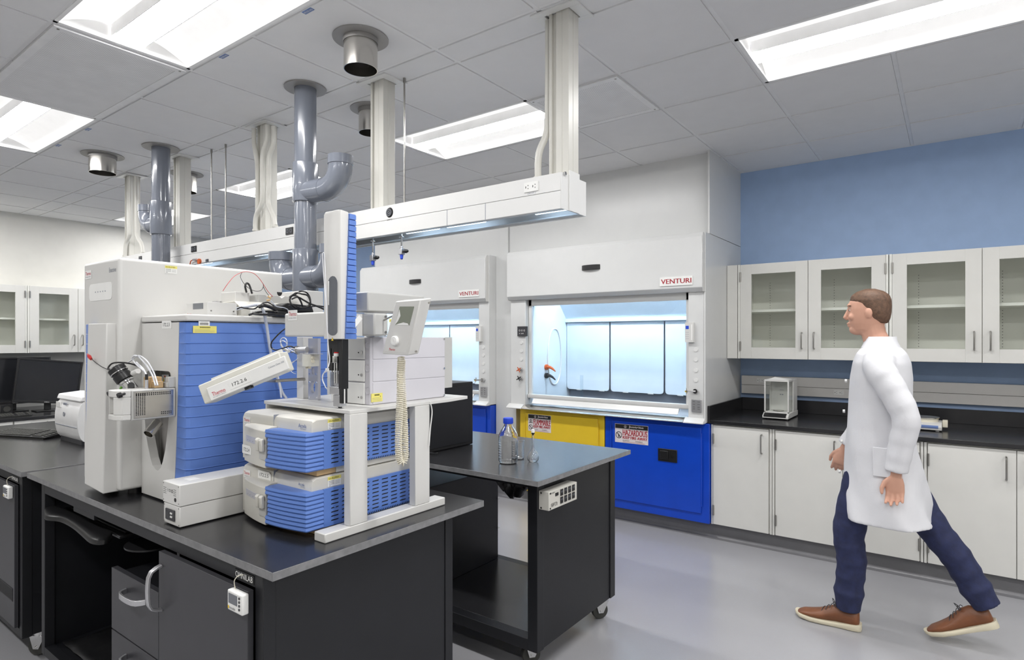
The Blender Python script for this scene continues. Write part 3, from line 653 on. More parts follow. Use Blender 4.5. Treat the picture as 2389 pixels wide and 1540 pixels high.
# grey PVC exhausts
def elbow_path(x, y, z, dx, R=.10, up=.09, ang=0.0):
    s = 1 if dx > 0 else -1; L = abs(dx)-R; ca, sa = math.cos(ang), math.sin(ang); pts = [(x, y, z), (x+s*L*.5*ca, y+s*L*.5*sa, z), (x+s*L*ca, y+s*L*sa, z)]
    for k in range(1, 9):
        a_ = PI/2*k/8; u_ = L+R*math.sin(a_); pts.append((x+s*u_*ca, y+s*u_*sa, z+R*(1-math.cos(a_))))
    pts.append((pts[-1][0], pts[-1][1], z+R+up)); return pts
def pvc(x, y, r, lab, coup, arms, zb, flr, lower=None, fit=None):
    g = thing('exhaust_pipe', lab, 'pipe', (x, y, CH-.005), 'grey plastic exhaust pipes')
    MB().lathe((x, y, 0), [(r+.001, CH-.012), (r+flr, CH-.012), (r+flr, CH-.005), (r+.001, CH-.005)], 40).build('flange', FLG, g)
    MB().lathe((x, y, 0), [(r, CH-.006), (r, zb), (r-.004, zb), (r-.004, CH-.006)], 40).build('pipe', PVC, g)
    for z0, z1 in coup: MB().lathe((x, y, 0), [(r+.0005, z0), (r+.009, z0), (r+.010, z0+.003), (r+.010, z1-.003), (r+.009, z1), (r+.0005, z1)], 40).build('coupling', PVC, g)
    for ar in arms:
        pts = elbow_path(x, y, ar[0], ar[1], ar[2], ar[3], ar[4] if len(ar) > 4 else 0); n = len(pts); rr = r+.004
        e_ = MB().tube(smoothpts(pts, 2), rr, 28, False)
        e2 = pts[-1]; e_.lathe((e2[0], e2[1], 0), [(rr, e2[2]-.05), (rr+.004, e2[2]-.048), (rr+.004, e2[2]), (rr-.003, e2[2]), (rr-.003, e2[2]-.08)], 32)
        q0 = Vector(pts[1]); q1 = Vector(pts[2]); d_ = (q1-q0).normalized(); e_.lathe(pts[2], [(rr, -.002), (rr+.0015, -.002), (rr+.0015, .002), (rr, .002)], 32, d_)
        e_.build('elbow', PVC, g, ang=60)
pvc(-2.980, 2.055, .061, 'near grey plastic exhaust pipe with three upturned elbows', [(2.28, 2.50), (1.77, 2.01)], [(2.335, .275, .12, .05, .12), (1.85, -.245, .105, .06), (1.85, .245, .105, .06)], 1.745, .055)
pvc(-4.775, 2.05, .062, 'left grey plastic exhaust pipe dropping behind the tall white instrument', [(2.28, 2.525)], [(2.365, -.215, .10, .06)], 1.9, .062)

# ------------------------------------------------------------------ benches
def bench_top(t, x0, x1, y0, y1):
    m = MB().box(x0, x1, y0, y1, .877, .900); m.m = [1, 0, 1, 1, 1, 1]
    m.build('bench_top', [BTOP, BEDGE], t, bv=.0012)
def posts(t, xs, ys, z0, z1, w_=.038):
    for x in xs:
        for y in ys: MB().box(x, x+w_, y, y+w_, z0, z1).build('post', BLACK, t, bv=.002)
def caster(t, x, y, ztop, a=.6):
    c_, s_ = math.cos(a), math.sin(a); u = Vector((c_, s_, 0)); v = Vector((-s_, c_, 0)); o = Vector((x, y, 0))
    k = MB().cyl(o+UZ*.045-v*.016, o+UZ*.045+v*.016, .044, 22).build('caster_wheel', RUB, t, bv=.004)
    f = MB()
    for s in (-1, 1):
        q = [(-.012, .035), (.014, .035), (.045, .098), (-.03, .098)]
        f.add([o+v*(s*.021)+u*a_+UZ*b_ for a_, b_ in q]+[o+v*(s*.024)+u*a_+UZ*b_ for a_, b_ in q], [(0, 1, 2, 3), (7, 6, 5, 4), (0, 4, 5, 1), (1, 5, 6, 2), (2, 6, 7, 3), (3, 7, 4, 0)])
    f.cyl(o+UZ*.095+u*.008, o+UZ*ztop+u*.008, .028, 16).cyl(o+UZ*.045-v*.03, o+UZ*.045+v*.03, .006, 10)
    f.build('caster_fork', CHROME, t)
def cast(x, y, ztop, lab): return None
def grip(t, a, b, out, d=.03, w_=.006, name='handle'):
    """flat bow handle"""
    a, b, o = Vector(a), Vector(b), Vector(out); n = o.cross((b-a).normalized()).normalized(); R = []
    for k in range(13):
        s = (0, .006, .03, .09, .2, .35, .5, .65, .8, .91, .97, .994, 1)[k]; h = d*(1-abs(2*s-1)**9)
        e = max(0, min(1, s)); p = a+(b-a)*e+o*(h+.006*math.sin(PI*s)); R.append(p)
    m = MB(); rings = []
    for i, p in enumerate(R):
        d_ = (R[min(i+1, 12)]-R[max(i-1, 0)]).normalized(); q = n.cross(d_).normalized()
        rings.append([p+n*.009+q*.004, p+n*.009-q*.004, p-n*.009-q*.004, p-n*.009+q*.004])
    return m.loft(rings).build(name, ALU, t, bv=.0015)
def timer(x, y, z, lab, w_=.075, h=.055):
    t = thing('temperature_logger', lab, 'timer', (x, y, z), 'white data loggers stuck on the bench doors')
    MB().box(x, x+w_, y-.020, y, z, z+h).build('case', PAPER, t, bv=.004)
    m = MB().box(x+.008, x+w_*.68, y-.0208, y-.0199, z+h*.38, z+h*.86); m.use(1)
    m.text('traceable', (x+.012, y-.0210, z+h*.12), UX, UZ, .030, .007).use(2).box(x+.005, x+.010, y-.0209, y-.0199, z+h*.10, z+h*.24)
    m.build('display', [LCD, INK, YEL], t, smooth=False)
    for k in range(4): MB().cyl((x+w_*.82, y-.020, z+h*(.26+.18*k)), (x+w_*.82, y-.0215, z+h*(.26+.18*k)), .0035, 10).build('button', DGREY, t)
    MB().tube(smoothpts([(x+.02, y-.008, z+h), (x+.018, y-.010, z+h+.022), (x+.027, y-.004, z+h+.036), (x+.035, y+.006, z+h+.038)], 4), .0012, 6).build('probe_wire', IVORY, t)
def brandplate(t, x0, x1, y, z0, z1):
    m = MB().box(x0, x1, y-.002, y, z0, z1).use(1).text('OMNILAB', (x0+.004, y-.0026, z0+.004), UX, UZ, x1-x0-.008, z1-z0-.008); m.build('brand_plate', [INK, PAPER], t, smooth=False)

def bench1():
    x0, x1, y0, y1 = -3.342, -1.403, .871, 1.73
    t = thing('lab_bench', 'black mobile bench in front, carrying the mass spectrometer and pump stack', 'bench', (-2.37, 1.3, 0), 'black mobile benches')
    bench_top(t, x0, x1, y0, y1); fx0, fx1, fy0, fy1 = -3.199, -1.47, .885, 1.632
    posts(t, (fx0, fx1-.038), (fy0, fy1-.038), .13, .8765)
    MB().box(fx0+.038, fx1-.038, fy0, fy0+.036, .832, .8765).build('front_rail', BLACK, t, bv=.001)
    MB().box(fx0+.038, fx1-.038, fy0, fy0+.036, .13, .168).build('bottom_rail', BLACK, t, bv=.001)
    MB().box(fx1-.030, fx1-.004, fy0+.039, fy1-.039, .135, .8765).build('end_panel', BLACK, t, bv=.001)
    MB().box(fx0+.002, fx0+.02, fy0+.039, fy1-.039, .135, .8765).build('end_panel', BLACK, t, bv=.001)
    MB().box(fx0+.039, fx1-.039, fy1-.03, fy1-.01, .135, .8765).build('back_panel', BLACK, t, bv=.001)
    MB().box(fx0+.021, fx1-.04, fy0+.037, fy1-.032, .14, .16).build('bottom_shelf', BLACK, t, bv=.001)
    # drawer pedestal
    px0, px1 = -2.405, -2.035
    MB().box(px0, px1, fy0+.004, fy1-.04, .162, .668).build('pedestal', BLACK, t, bv=.002)
    for za, zb in ((.475, .690), (.245, .470)):
        d = MB().box(px0, px1-.004, .868, fy0+.003, za, zb).build('drawer', DGREY, t, bv=.0015)
        zc = (za+zb)/2+.055; grip(d, (px0+.125, .868, zc), (px0+.275, .868, zc), (0, -1, 0), .027)
    d = MB().box(-2.032, -1.513, .866, fy0-.001, .175, .826).build('door', DGREY, t, bv=.0015)
    grip(d, (-2.012, .866, .645), (-2.012, .866, .785), (0, -1, 0), .035)
    MB().box(-2.034, -2.015, fy0+.037, fy1-.04, .162, .85).build('divider', BLACK, t, bv=.001)
    brandplate(t, -1.607, -1.512, .885, .838, .862)
    for x, y in ((-3.12, .97), (-1.56, .97), (-3.12, 1.56), (-1.56, 1.56)): caster(t, x, y, .13)
    # wall-plate
    MB().box(-2.83, -2.62, .887, .90, .812, .832).build('rail_bracket', BLACK, t, bv=.001)
    # keyboard tray: thing of its own
    k = thing('keyboard_tray', 'black pull-out keyboard tray with padded palm rest under the front bench', 'tray', (-2.85, 1.0, .765))
    z = .765
    fr = [(103, 1196), (107, 1207), (140, 1211), (168, 1225), (190, 1243), (210, 1260), (232, 1264), (252, 1260), (262, 1250)]
    bk = [(108, 1189), (122, 1185), (142, 1191), (170, 1203), (195, 1216), (220, 1229), (240, 1238), (255, 1243), (262, 1247)]
    A = smoothpts([fZ(*p, z) for p in fr], 3); B = smoothpts([fZ(*p, z) for p in bk], 3)
    m = MB(); rings = []
    for a, b in zip(A, B):
        c_ = (a+b)/2; rings.append([a+UZ*-.012, a+UZ*.004, a*.85+b*.15+UZ*.010, c_+UZ*.012, b+UZ*.010, b+UZ*-.012])
    m.loft(rings).build('palm_rest', PLB, k, ang=70)
    ax0, ax1 = min(p.x for p in B)+.03, max(p.x for p in A)
    MB().box(ax0, ax1-.02, .93, 1.12, z-.012, z-.002).box(ax0+.04, ax1-.04, .955, 1.10, z-.002, z+.006).build('tray_board', PLB, k, bv=.002)
    MB().cyl((ax1+.06, 1.02, z-.035), (ax1+.06, 1.02, z-.029), .10, 32).build('mouse_platform', PLB, k)
    MB().box(ax0+.15, ax0+.30, 1.0, 1.35, z+.01, z+.03).box(ax0+.16, ax0+.29, 1.30, 1.36, z+.03, .876).build('tray_arm', PLB, k, bv=.002)
bench1()
timer(-1.578, .8655, .770, 'white data logger hanging on the front bench door below the worktop corner')
t = thing('plastic_sheet', 'crumpled black plastic sheet lying inside the open bay of the front bench', 'sheet', (-2.8, 1.2, .161))
m = MB(); rings = []
for i in range(22):
    row = []
    for j in range(16):
        x = -3.12+.66*i/21; y = .94+.55*j/15; h = .163+.022*abs(noise.noise(Vector((x*9, y*11, 0))))+.012*abs(noise.noise(Vector((x*30, y*24, 3))))
        row.append((x+.02*noise.noise(Vector((x*5, y*7, 5))), y, h+.003))
    rings.append(row)
n = len(rings[0]); vs = [p for r in rings for p in r]
m.add(vs, [(j*n+i, j*n+i+1, (j+1)*n+i+1, (j+1)*n+i) for j in range(len(rings)-1) for i in range(n-1)]); o = m.build('film', PLB, t); o.modifiers.new('s', 'SOLIDIFY').thickness = .0015

def bench0():
    x0, x1, y0, y1 = -5.30, -3.376, .858, 1.73
    t = thing('lab_bench', 'black mobile bench at the left edge, carrying the keyboard and printer', 'bench', (-4.3, 1.3, 0), 'black mobile benches')
    bench_top(t, x0, x1, y0, y1); fx0, fx1, fy0, fy1 = -5.16, -3.415, .872, 1.632
    posts(t, (fx0, fx1-.038), (fy0, fy1-.038), .13, .8765)
    MB().box(fx0+.038, fx1-.038, fy0, fy0+.036, .832, .8765).build('front_rail', BLACK, t, bv=.001)
    MB().box(fx0+.038, fx1-.038, fy0, fy0+.036, .13, .168).build('bottom_rail', BLACK, t, bv=.001)
    MB().box(fx1-.030, fx1-.004, fy0+.039, fy1-.039, .135, .8765).build('end_panel', BLACK, t, bv=.001)
    MB().box(fx0+.002, fx0+.02, fy0+.039, fy1-.039, .135, .8765).build('end_panel', BLACK, t, bv=.001)
    MB().box(fx0+.039, fx1-.039, fy1-.03, fy1-.01, .135, .8765).build('back_panel', BLACK, t, bv=.001)
    MB().box(fx0+.021, fx1-.04, fy0+.037, fy1-.032, .14, .16).build('bottom_shelf', BLACK, t, bv=.001)
    for a, b in ((-4.32, -3.458), (-5.115, -4.325)):
        d = MB().box(a, b, .855, fy0-.001, .175, .828).build('door', DGREY, t, bv=.0015)
        v = MB().box(b-.24, b-.022, .8535, .855, .292, .352)
        for q in range(13): v.use(1).box(b-.235, b-.027, .8528, .8537, .296+q*.0040, .2982+q*.0040)
        v.use(0); v.build('louvre', [BLACK, INK], d, smooth=False)
        grip(d, (a+.03, .855, .60), (a+.03, .855, .75), (0, -1, 0), .035)
    brandplate(t, -3.56, -3.462, .872, .838, .862)
    for x, y in ((-5.05, .96), (-3.50, .96), (-5.05, 1.56), (-3.50, 1.56)): caster(t, x, y, .13)
bench0()
timer(-3.545, .8545, .768, 'small white data logger on the door of the left bench')

def bench2():
    x0, x1, y0, y1 = -3.34, -1.402, 2.09, 2.988
    t = thing('lab_bench', 'black mobile bench behind, carrying the glassware, with a power strip on its end', 'bench', (-2.37, 2.5, 0), 'black mobile benches')
    bench_top(t, x0, x1, y0, y1); fx0, fx1, fy0, fy1 = -3.25, -1.455, 2.163, 2.907; w_ = .052
    posts(t, (fx0, fx1-w_), (fy0, fy1-w_), .128, .8765, w_)
    MB().box(fx0+w_, fx1-w_, fy0+.006, fy0+.04, .845, .8765).build('front_rail', BLACK, t, bv=.001)
    MB().box(fx0+w_, fx1-w_, fy0, fy0+w_, .128, .178).build('bottom_rail', BLACK, t, bv=.001)
    MB().box(fx0+w_, fx1-w_, fy1-w_, fy1, .128, .178).build('rear_rail', BLACK, t, bv=.001)
    MB().box(fx1-.035, fx1-.006, fy0+w_+.001, fy1-w_-.001, .128, .8765).build('end_panel', BLACK, t, bv=.001)
    MB().box(fx0+.006, fx0+.03, fy0+w_+.001, fy1-w_-.001, .128, .8765).build('end_panel', BLACK, t, bv=.001)
    MB().box(fx0+.031, fx1-.036, fy0+w_, fy1-w_, .16, .179).build('bottom_shelf', BTOP, t, bv=.001)
    for x, y in ((-3.15, 2.27), (-1.575, 2.285), (-3.15, 2.86), (-1.53, 2.87)): caster(t, x, y, .128, .9)
    k = thing('drawer_cabinet', 'black drawer cabinet standing inside the rear bench', 'cabinet', (-2.5, 2.5, .18))
    MB().box(-2.70, -2.21, 2.26, 2.86, .1795, .72).build('body', BLACK, k, bv=.002)
    for za, zb in ((.19, .36), (.365, .535), (.54, .71)): MB().box(-2.695, -2.215, 2.24, 2.2595, za, zb).build('drawer', DGREY, k, bv=.001)
    for z in (.36, .535): MB().box(-2.209, -2.2, 2.845, 2.862, z, z+.006).build('catch', CHROME, k)
bench2()
def power_strip():
    t = thing('power_strip', 'beige eight-outlet power strip fixed to the end of the rear bench', 'power strip', (-1.43, 2.29, .755))
    X = -1.403; a, b, z0, z1 = 2.173, 2.413, .757, .838
    MB().box(-1.4545, X, a, b, z0, z1).build('housing', BEIGE, t, bv=.0015)
    for q in range(4):
        for r_ in range(2):
            y = a+.105+q*.034; z = z0+.014+r_*.034
            m = MB().box(X, X+.0025, y-.011, y+.011, z-.007+.005, z+.026).use(1).box(X+.0025, X+.003, y-.006, y-.004, z+.012, z+.02).box(X+.0025, X+.003, y+.004, y+.006, z+.012, z+.02)
            m.build('socket', [PLB, GINK], t, smooth=False)
    m = MB().box(X, X+.002, a+.052, a+.078, z1-.028, z1-.014); m.build('switch', PLB, t, bv=.001)
    m = MB().text('TRIPP LITE', (X+.0008, a+.016, z0+.012), UY, UZ, .055, .012).text('ISOBAR', (X+.0008, a+.018, z1-.012), UY, UZ, .03, .006)
    m.text('________', (X+.0008, a+.02, z0+.026), UY, UZ, .045, .0015); m.build('printing', INK, t, smooth=False)
    for y, z in ((a+.012, z1-.008), (a+.012, z0+.008)): MB().cyl((X, y, z), (X+.0015, y, z), .004, 10).build('screw', INK, t)
    for x, z in ((-1.442, z1-.008), (-1.442, z0+.008)): MB().cyl((x, a, z), (x, a-.0015, z), .004, 10).build('screw', INK, t)
power_strip()
t = thing('plastic_bag', 'black plastic bag hanging under the right end of the rear bench top', 'bag', (-1.6, 2.3, .84))
m = MB(); rings = []
for i in range(25):
    x = -1.76+.21*i/24; dz = .012+.03*math.sin(PI*i/24)*(1+.3*math.sin(i*1.3)); rings.append([(x, 2.262+.045*math.cos(a_)+.008*math.sin(i+a_*2), .874-dz*1.3+dz*1.2*math.sin(a_)) for a_ in [2*PI*k/12 for k in range(12)]])
m.loft(rings).build('film', PLB, t)

# ------------------------------------------------------------------ glassware and PC on the rear bench
Z9 = .9003
p = fZ(1174, 1083, .9); bx, by = p.x, p.y+.04
t = thing('reagent_bottle', 'clear glass reagent bottle with a blue screw cap on the rear bench', 'bottle', (bx, by, .9))
MB().lathe((bx, by, Z9), [(.001, .002), (.038, 0), (.043, .004), (.0475, .012), (.0475, .125), (.046, .138), (.036, .158), (.023, .176), (.0185, .186), (.0185, .20), (.016, .20), (.016, .186), (.021, .174), (.034, .156), (.0435, .137), (.045, .124), (.045, .013), (.04, .005), (.001, .005)], 40).build('bottle_body', BOTG, t)
m = MB().lathe((bx, by, Z9), [(.001, .218), (.0225, .218), (.0235, .215), (.0235, .192), (.0225, .190), (.019, .190)], 40)
for k in range(30): a_ = 2*PI*k/30; m.box(bx+.0235*math.cos(a_)-.0006, bx+.0235*math.cos(a_)+.0006, by+.0235*math.sin(a_)-.0006, by+.0235*math.sin(a_)+.0006, Z9+.193, Z9+.214)
m.build('cap', CAPB, t)
m = MB()
for q in range(7):
    z = Z9+.03+q*.012; m.add([(bx+.0478*math.cos(a_), by+.0478*math.sin(a_), z+dz) for dz in (0, .0009) for a_ in [rad(-128+30*k/6) for k in range(7)]], [(k, k+1, k+8, k+7) for k in range(6)])
m.build('graduations', PAPER, t)
p = fZ(1203, 1071, .9); ex, ey = p.x, p.y+.02
t = thing('beaker', 'small graduated glass beaker right behind the blue-capped bottle', 'beaker', (ex, ey, .9))
MB().lathe((ex, ey, Z9), [(.001, .0015), (.028, 0), (.031, .003), (.031, .083), (.0345, .088), (.0335, .089), (.0295, .083), (.0295, .005), (.001, .003)], 36).build('beaker_body', BOTG, t)
m = MB()
for q in range(5):
    z = Z9+.018+q*.012; m.add([(ex+.0312*math.cos(a_), ey+.0312*math.sin(a_), z+dz) for dz in (0, .0009) for a_ in [rad(-115+30*k/6) for k in range(7)]], [(k, k+1, k+8, k+7) for k in range(6)])
m.build('graduations', PAPER, t)
p = fZ(1238, 1079, .9); vx, vy = p.x, p.y+.02
t = thing('volumetric_flask', 'long-necked glass volumetric flask with a white stopper on the rear bench', 'flask', (vx, vy, .9))
MB().lathe((vx, vy, Z9), [(.001, .001), (.018, 0), (.026, .008), (.030, .02), (.028, .034), (.018, .05), (.008, .062), (.0055, .072), (.0055, .135), (.0085, .137), (.0085, .142), (.0042, .142), (.0042, .072), (.006, .062), (.016, .049), (.0265, .033), (.0285, .02), (.024, .009), (.017, .002), (.001, .003)], 32).build('flask_body', BOTG, t)
MB().lathe((vx, vy, Z9), [(.004, .130), (.005, .142), (.0085, .1425), (.0085, .153), (.0075, .158), (.001, .158)], 16).build('stopper', PAPER, t)
t = thing('computer_tower', 'black computer case standing on the rear bench behind the instrument stand', 'computer', (-2.3, 2.4, .9))
MB().box(-2.40, -2.206, 2.14, 2.62, .902, 1.258).build('case', PLB, t, bv=.004)
MB().box(-2.205, -2.2035, 2.17, 2.60, .92, 1.235).build('side_cover', BLACK, t, bv=.001)
for y in (2.18, 2.58): MB().box(-2.39, -2.22, y-.015, y+.015, .9003, .9018).build('foot', RUB, t)
t = thing('cable_tangle', 'tangle of thin black wires lying beside the computer case', 'cables', (-2.17, 2.25, .9))
for k in range(4):
    pts = [(-2.185+.03*math.sin(i*.9+k), 2.16+.03*i/2+.01*k, .9035+.006*abs(math.sin(i*1.7+k))) for i in range(7)]
    MB().tube(smoothpts(pts, 4), .002, 6).build('wire', PLB if k % 2 else DGREY, t)

# ------------------------------------------------------------------ right worktop balances
def balance():
    p0 = fZ(1783, 976, .894); x0, x1, y0, y1 = -1.160, -.985, 4.80, 5.13
    t = thing('analytical_balance', 'boxy glass-sided analytical balance on the black worktop', 'balance', ((x0+x1)/2, 4.95, .894)); Z = .8945
    MB().prism([(y0-.015, Z+.008), (y0-.015, Z+.026), (y0+.028, Z+.048), (y1, Z+.048), (y1, Z+.008)], 'x', x0-.004, x1+.004).build('base', CREAM, t, bv=.003)
    MB().prism([(y0-.0165, Z+.018), (y0-.016, Z+.029), (y0+.018, Z+.046), (y0+.018, Z+.043)], 'x', x0+.006, x1-.012).build('keypad', PLB, t)
    for x in (x0+.01, x1-.01):
        for y in (y0+.01, y1-.02): MB().cyl((x, y, Z-.0004), (x, y, Z+.008), .009, 12).build('foot', RUB, t)
    fr = MB(); w_ = .010; za, zb = Z+.048, Z+.285; yc = y1-.13
    for x in (x0, x1-w_):
        for y in (y0+.028, yc-w_): fr.box(x, x+w_, y, y+w_, za, zb)
    fr.box(x0, x1, y0+.028, yc, zb-.002, zb+.012).box(x0, x1, y0+.028, y0+.04, za, za+.008)
    fr.build('frame', CREAM, t, bv=.001)
    MB().box(x0+w_, x1-w_, y0+.031, y0+.033, za+.008, zb-.002).box(x0+.003, x0+.005, y0+.04, yc-w_, za, zb-.002).box(x1-.005, x1-.003, y0+.04, yc-w_, za, zb-.002).build('draft_shield_glass', GLASS, t, smooth=False)
    MB().box(x0, x1, yc, y1, za+.0005, zb+.010).build('rear_housing', CREAM, t, bv=.004)
    m = MB().text('OHAUS', (x0+.075, yc-.0012, zb-.08), UX, UZ, .03, .007).box(x0+.075, x0+.085, yc-.0008, yc, zb-.115, zb-.108).box(x0+.09, x0+.10, yc-.0008, yc, zb-.115, zb-.108); m.build('printing', GINK, t, smooth=False)
    MB().cyl(((x0+x1)/2, y0+.10, za), ((x0+x1)/2, y0+.10, za+.010), .012, 12).cyl(((x0+x1)/2, y0+.10, za+.010), ((x0+x1)/2, y0+.10, za+.014), .040, 28).build('weighing_pan', STEEL, t)
    m = MB()
    vs = [(x0+.03, y0+.03, zb+.0135), (x1-.02, y0+.035, zb+.0135), (x1-.01, yc-.02, zb+.0135), (x0+.10, yc-.01, zb+.0145), (x0+.06, y0+.10, zb+.03), (x0+.02, yc-.05, zb+.014)]
    m.add(vs, [(0, 1, 4), (1, 2, 4), (2, 3, 4), (3, 5, 4), (5, 0, 4)]); o = m.build('crumpled_paper', PAPER, t, smooth=False); o.modifiers.new('s', 'SOLIDIFY').thickness = .001
balance()
t = thing('top_loading_balance', 'low white balance with a round pan on the worktop behind the person', 'balance', (-.12, 4.93, .894))
MB().prism([(4.80, .9), (4.795, .925), (4.83, .945), (5.02, .945), (5.02, .9)], 'x', -.245, -.055).build('base', CREAM, t, bv=.004)
MB().prism([(4.7955, .914), (4.794, .924), (4.805, .932), (4.806, .920)], 'x', -.235, -.075).build('display_strip', BINK, t)
MB().cyl((-.15, 4.93, .945), (-.15, 4.93, .965), .075, 32).build('pan_support', IVORY, t)
MB().lathe((-.15, 4.93, .965), [(.001, 0), (.078, 0), (.082, .006), (.082, .009), (.001, .008)], 36).build('weighing_pan', STEEL, t)
for x, y in ((-.22, 4.82), (-.08, 4.82), (-.22, 5.0), (-.08, 5.0)): MB().cyl((x, y, .8943), (x, y, .9), .012, 12).build('foot', CREAM, t)
MB().box(-.054, -.025, 4.90, 4.96, .912, .958).build('level_housing', IVORY, t, bv=.003)

# ------------------------------------------------------------------ far left desk: monitors, keyboards, printer
def monitor(name_lab, loc, rz, ry, W, H, lab, logo=True):
    t = thing('monitor', lab, 'monitor', loc, 'black desktop monitors', (0, 0, rz))
    # local: faces -y, base at z=0
    M_ = Matrix.Rotation(ry, 3, 'Y')
    def tr(m):
        c_ = Vector((0, 0, .36)); m.v = [M_ @ (v-c_)+c_ for v in m.v]; return m
    z0 = .085; z1 = z0+H
    b = MB()
    for q in ((-W/2, W/2, z0, z0+.026), (-W/2, W/2, z1-.018, z1), (-W/2, -W/2+.018, z0+.026, z1-.018), (W/2-.018, W/2, z0+.026, z1-.018)): b.box(q[0], q[1], -.02, .01, q[2], q[3])
    b.box(-W/2+.01, W/2-.01, .008, .035, z0+.01, z1-.01); bz = tr(b).build('bezel', PLB, t, bv=.002)
    tr(MB().box(-W/2+.0185, W/2-.0185, -.014, -.011, z0+.0265, z1-.0185)).build('screen', SCR, t, smooth=False)
    if logo: tr(MB().text('DELL', (.04 if False else -.015, -.0208, z0+.009), UX, UZ, .045, .010)).build('logo', PAPER, bz, smooth=False)
    MB().box(-.03, .03, .036, .055, .012, .36).build('stand_neck', PLB, t, bv=.003)
    MB().box(-.12, .12, -.04, .14, .0005, .012).build('stand_foot', PLB, t, bv=.004)
monitor('a', (-7.88, 2.245, .7205), PI/2, rad(6.5), .585, .47, 'black monitor tilted on the far left desk behind the printer')
monitor('b', (-8.10, 2.00, .7205), PI/2, 0, .64, .50, 'black monitor cut by the left edge of the photo')
t = thing('speaker', 'black speaker box between the two monitors on the far left desk', 'speaker', (-7.93, 1.90, .7205), None, (0, 0, PI/2))
MB().box(-.05, .05, 0, .10, 0.0005, .095).build('cabinet', PLB, t, bv=.003, world=False); MB().cyl((0, -.002, .05), (0, .003, .05), .03, 20).build('cone', RUB, t)
def keyboard(loc, rz, W, D, lab, cols=20, grp=None):
    t = thing('keyboard', lab, 'keyboard', loc, 'black computer keyboards', (0, 0, rz))
    MB().prism([(0, .006), (0, .014), (D, .032), (D, .008)], 'x', 0, W).build('case', PLB, t, bv=.002)
    MB().box(.02, .06, D-.02, D-.01, 0.0003, .010).box(W-.06, W-.02, D-.02, D-.01, .0003, .010).box(.02, W-.02, .004, .01, .0003, .007).build('feet', RUB, t)
    m = MB()
    for r_ in range(6):
        y = .012+r_*(D-.02)/6
        for c_ in range(cols):
            if c_ in (14, 18): continue
            x = .008+c_*(W-.016)/cols; zz = .014+y/D*.018
            m.box(x, x+(W-.016)/cols-.003, y, y+(D-.02)/6-.004, zz-.003, zz+.006)
    m.build('keys', RUB, t, bv=.001)
q = fZ(0, 1028, .905); keyboard((-4.78, 1.055, .9), .02+.35, .46, .155, 'black keyboard lying on the left bench')
keyboard((-7.52, 1.55, .7205), PI/2, .46, .14, 'black keyboard at the front of the far left desk, seen edge-on')
def printer():
    x0, x1, y0, y1 = -4.30, -3.93, 1.262, 1.66; Z = .9005
    t = thing('laser_printer', 'white laser printer on the left bench beside the tall instrument', 'printer', ((x0+x1)/2, y0+.2, .9)); a = x1-.06
    p0 = fY(131, 1026, y0)
    MB().box(x0, x1, y0+.02, y1, Z+.025, Z+.245).build('body', LAMPW, t, bv=.01)
    MB().loft([[(x0+.004+ (x1-x0-.008)*s, y0+.02-.03*math.sin(PI*min(1, max(0, zz)))**.5, Z+.02+.225*zz) for s in (0, 1)]+[(x0+.004+(x1-x0-.008)*s, y0+.03, Z+.02+.225*zz) for s in (1, 0)] for zz in [k/12 for k in range(13)]]).build('front_panel', LAMPW, t, bv=.001)
    MB().box(x0+.02, x1-.02, y0+.015, y0+.03, Z, Z+.03).box(x1-.06, x1-.01, y0+.05, y1-.02, Z, Z+.025).box(x0+.01, x0+.06, y0+.05, y1-.02, Z, Z+.025).build('base', DGREY, t)
    MB().prism([(y0+.0, Z+.246), (y0+.01, Z+.275), (y0+.12, Z+.285), (y1, Z+.262), (y1, Z+.246)], 'x', x0, x1).build('top_cover', LAMPW, t, bv=.006)
    MB().box(x0+.15, x0+.19, y0-.012, y0-.005, Z+.218, Z+.232).build('latch', GINK, t, bv=.002)
    MB().box(x0+.02, x1-.02, y0-.0115, y0-.008, Z+.098, Z+.101).build('tray_seam', GINK, t, smooth=False)
    m = MB().cyl((x0+.16, y0-.0115, Z+.165), (x0+.16, y0-.0125, Z+.165), .013, 20).use(1).text('hp', (x0+.152, y0-.013, Z+.158), UX, UZ, .016, .014); m.build('logo', [GINK, PAPER], t, smooth=False)
    MB().box(x0+.02, x0+.09, y0-.008, y0-.002, Z+.20, Z+.23).build('paper_tag', PAPER, t, smooth=False)
printer()

# ------------------------------------------------------------------ mass spectrometer
def quad(m, pts, d):           # flat patch from 4 points with thickness along d
    a = [Vector(p) for p in pts]; b = [p+Vector(d) for p in a]; n = len(a)
    return m.add(a+b, [tuple(range(n)), tuple(range(2*n-1, n-1, -1))]+[(i, n+i, n+(i+1) % n, (i+1) % n) for i in range(n)])
def qualified(parent, c, u, v, nrm, w_, h):
    """white sticker with a yellow head, corner c, axes u v"""
    c, u, v, nrm = Vector(c), Vector(u), Vector(v), Vector(nrm)
    m = MB(); quad(m, [c, c+u*w_, c+u*w_+v*h*.66, c+v*h*.66], nrm*.0006); m.use(1); quad(m, [c+v*h*.66, c+u*w_+v*h*.66, c+u*w_+v*h, c+v*h], nrm*.0006)
    m.use(2).text('QUALIFIED', c+u*w_*.06+v*h*.73+nrm*.0009, u, v, w_*.78, h*.18)
    for k in range(4): m.text('________', c+u*w_*.06+v*h*(.08+.15*k)+nrm*.0009, u, v, w_*(.42 if k else .16), h*.035)
    for k in range(3): m.text('_______', c+u*w_*.55+v*h*(.2+.14*k)+nrm*.0009, u, v, w_*.35, h*.02)
    m.build('qualified_sticker', [PAPER, YLAB, INK], parent, smooth=False)
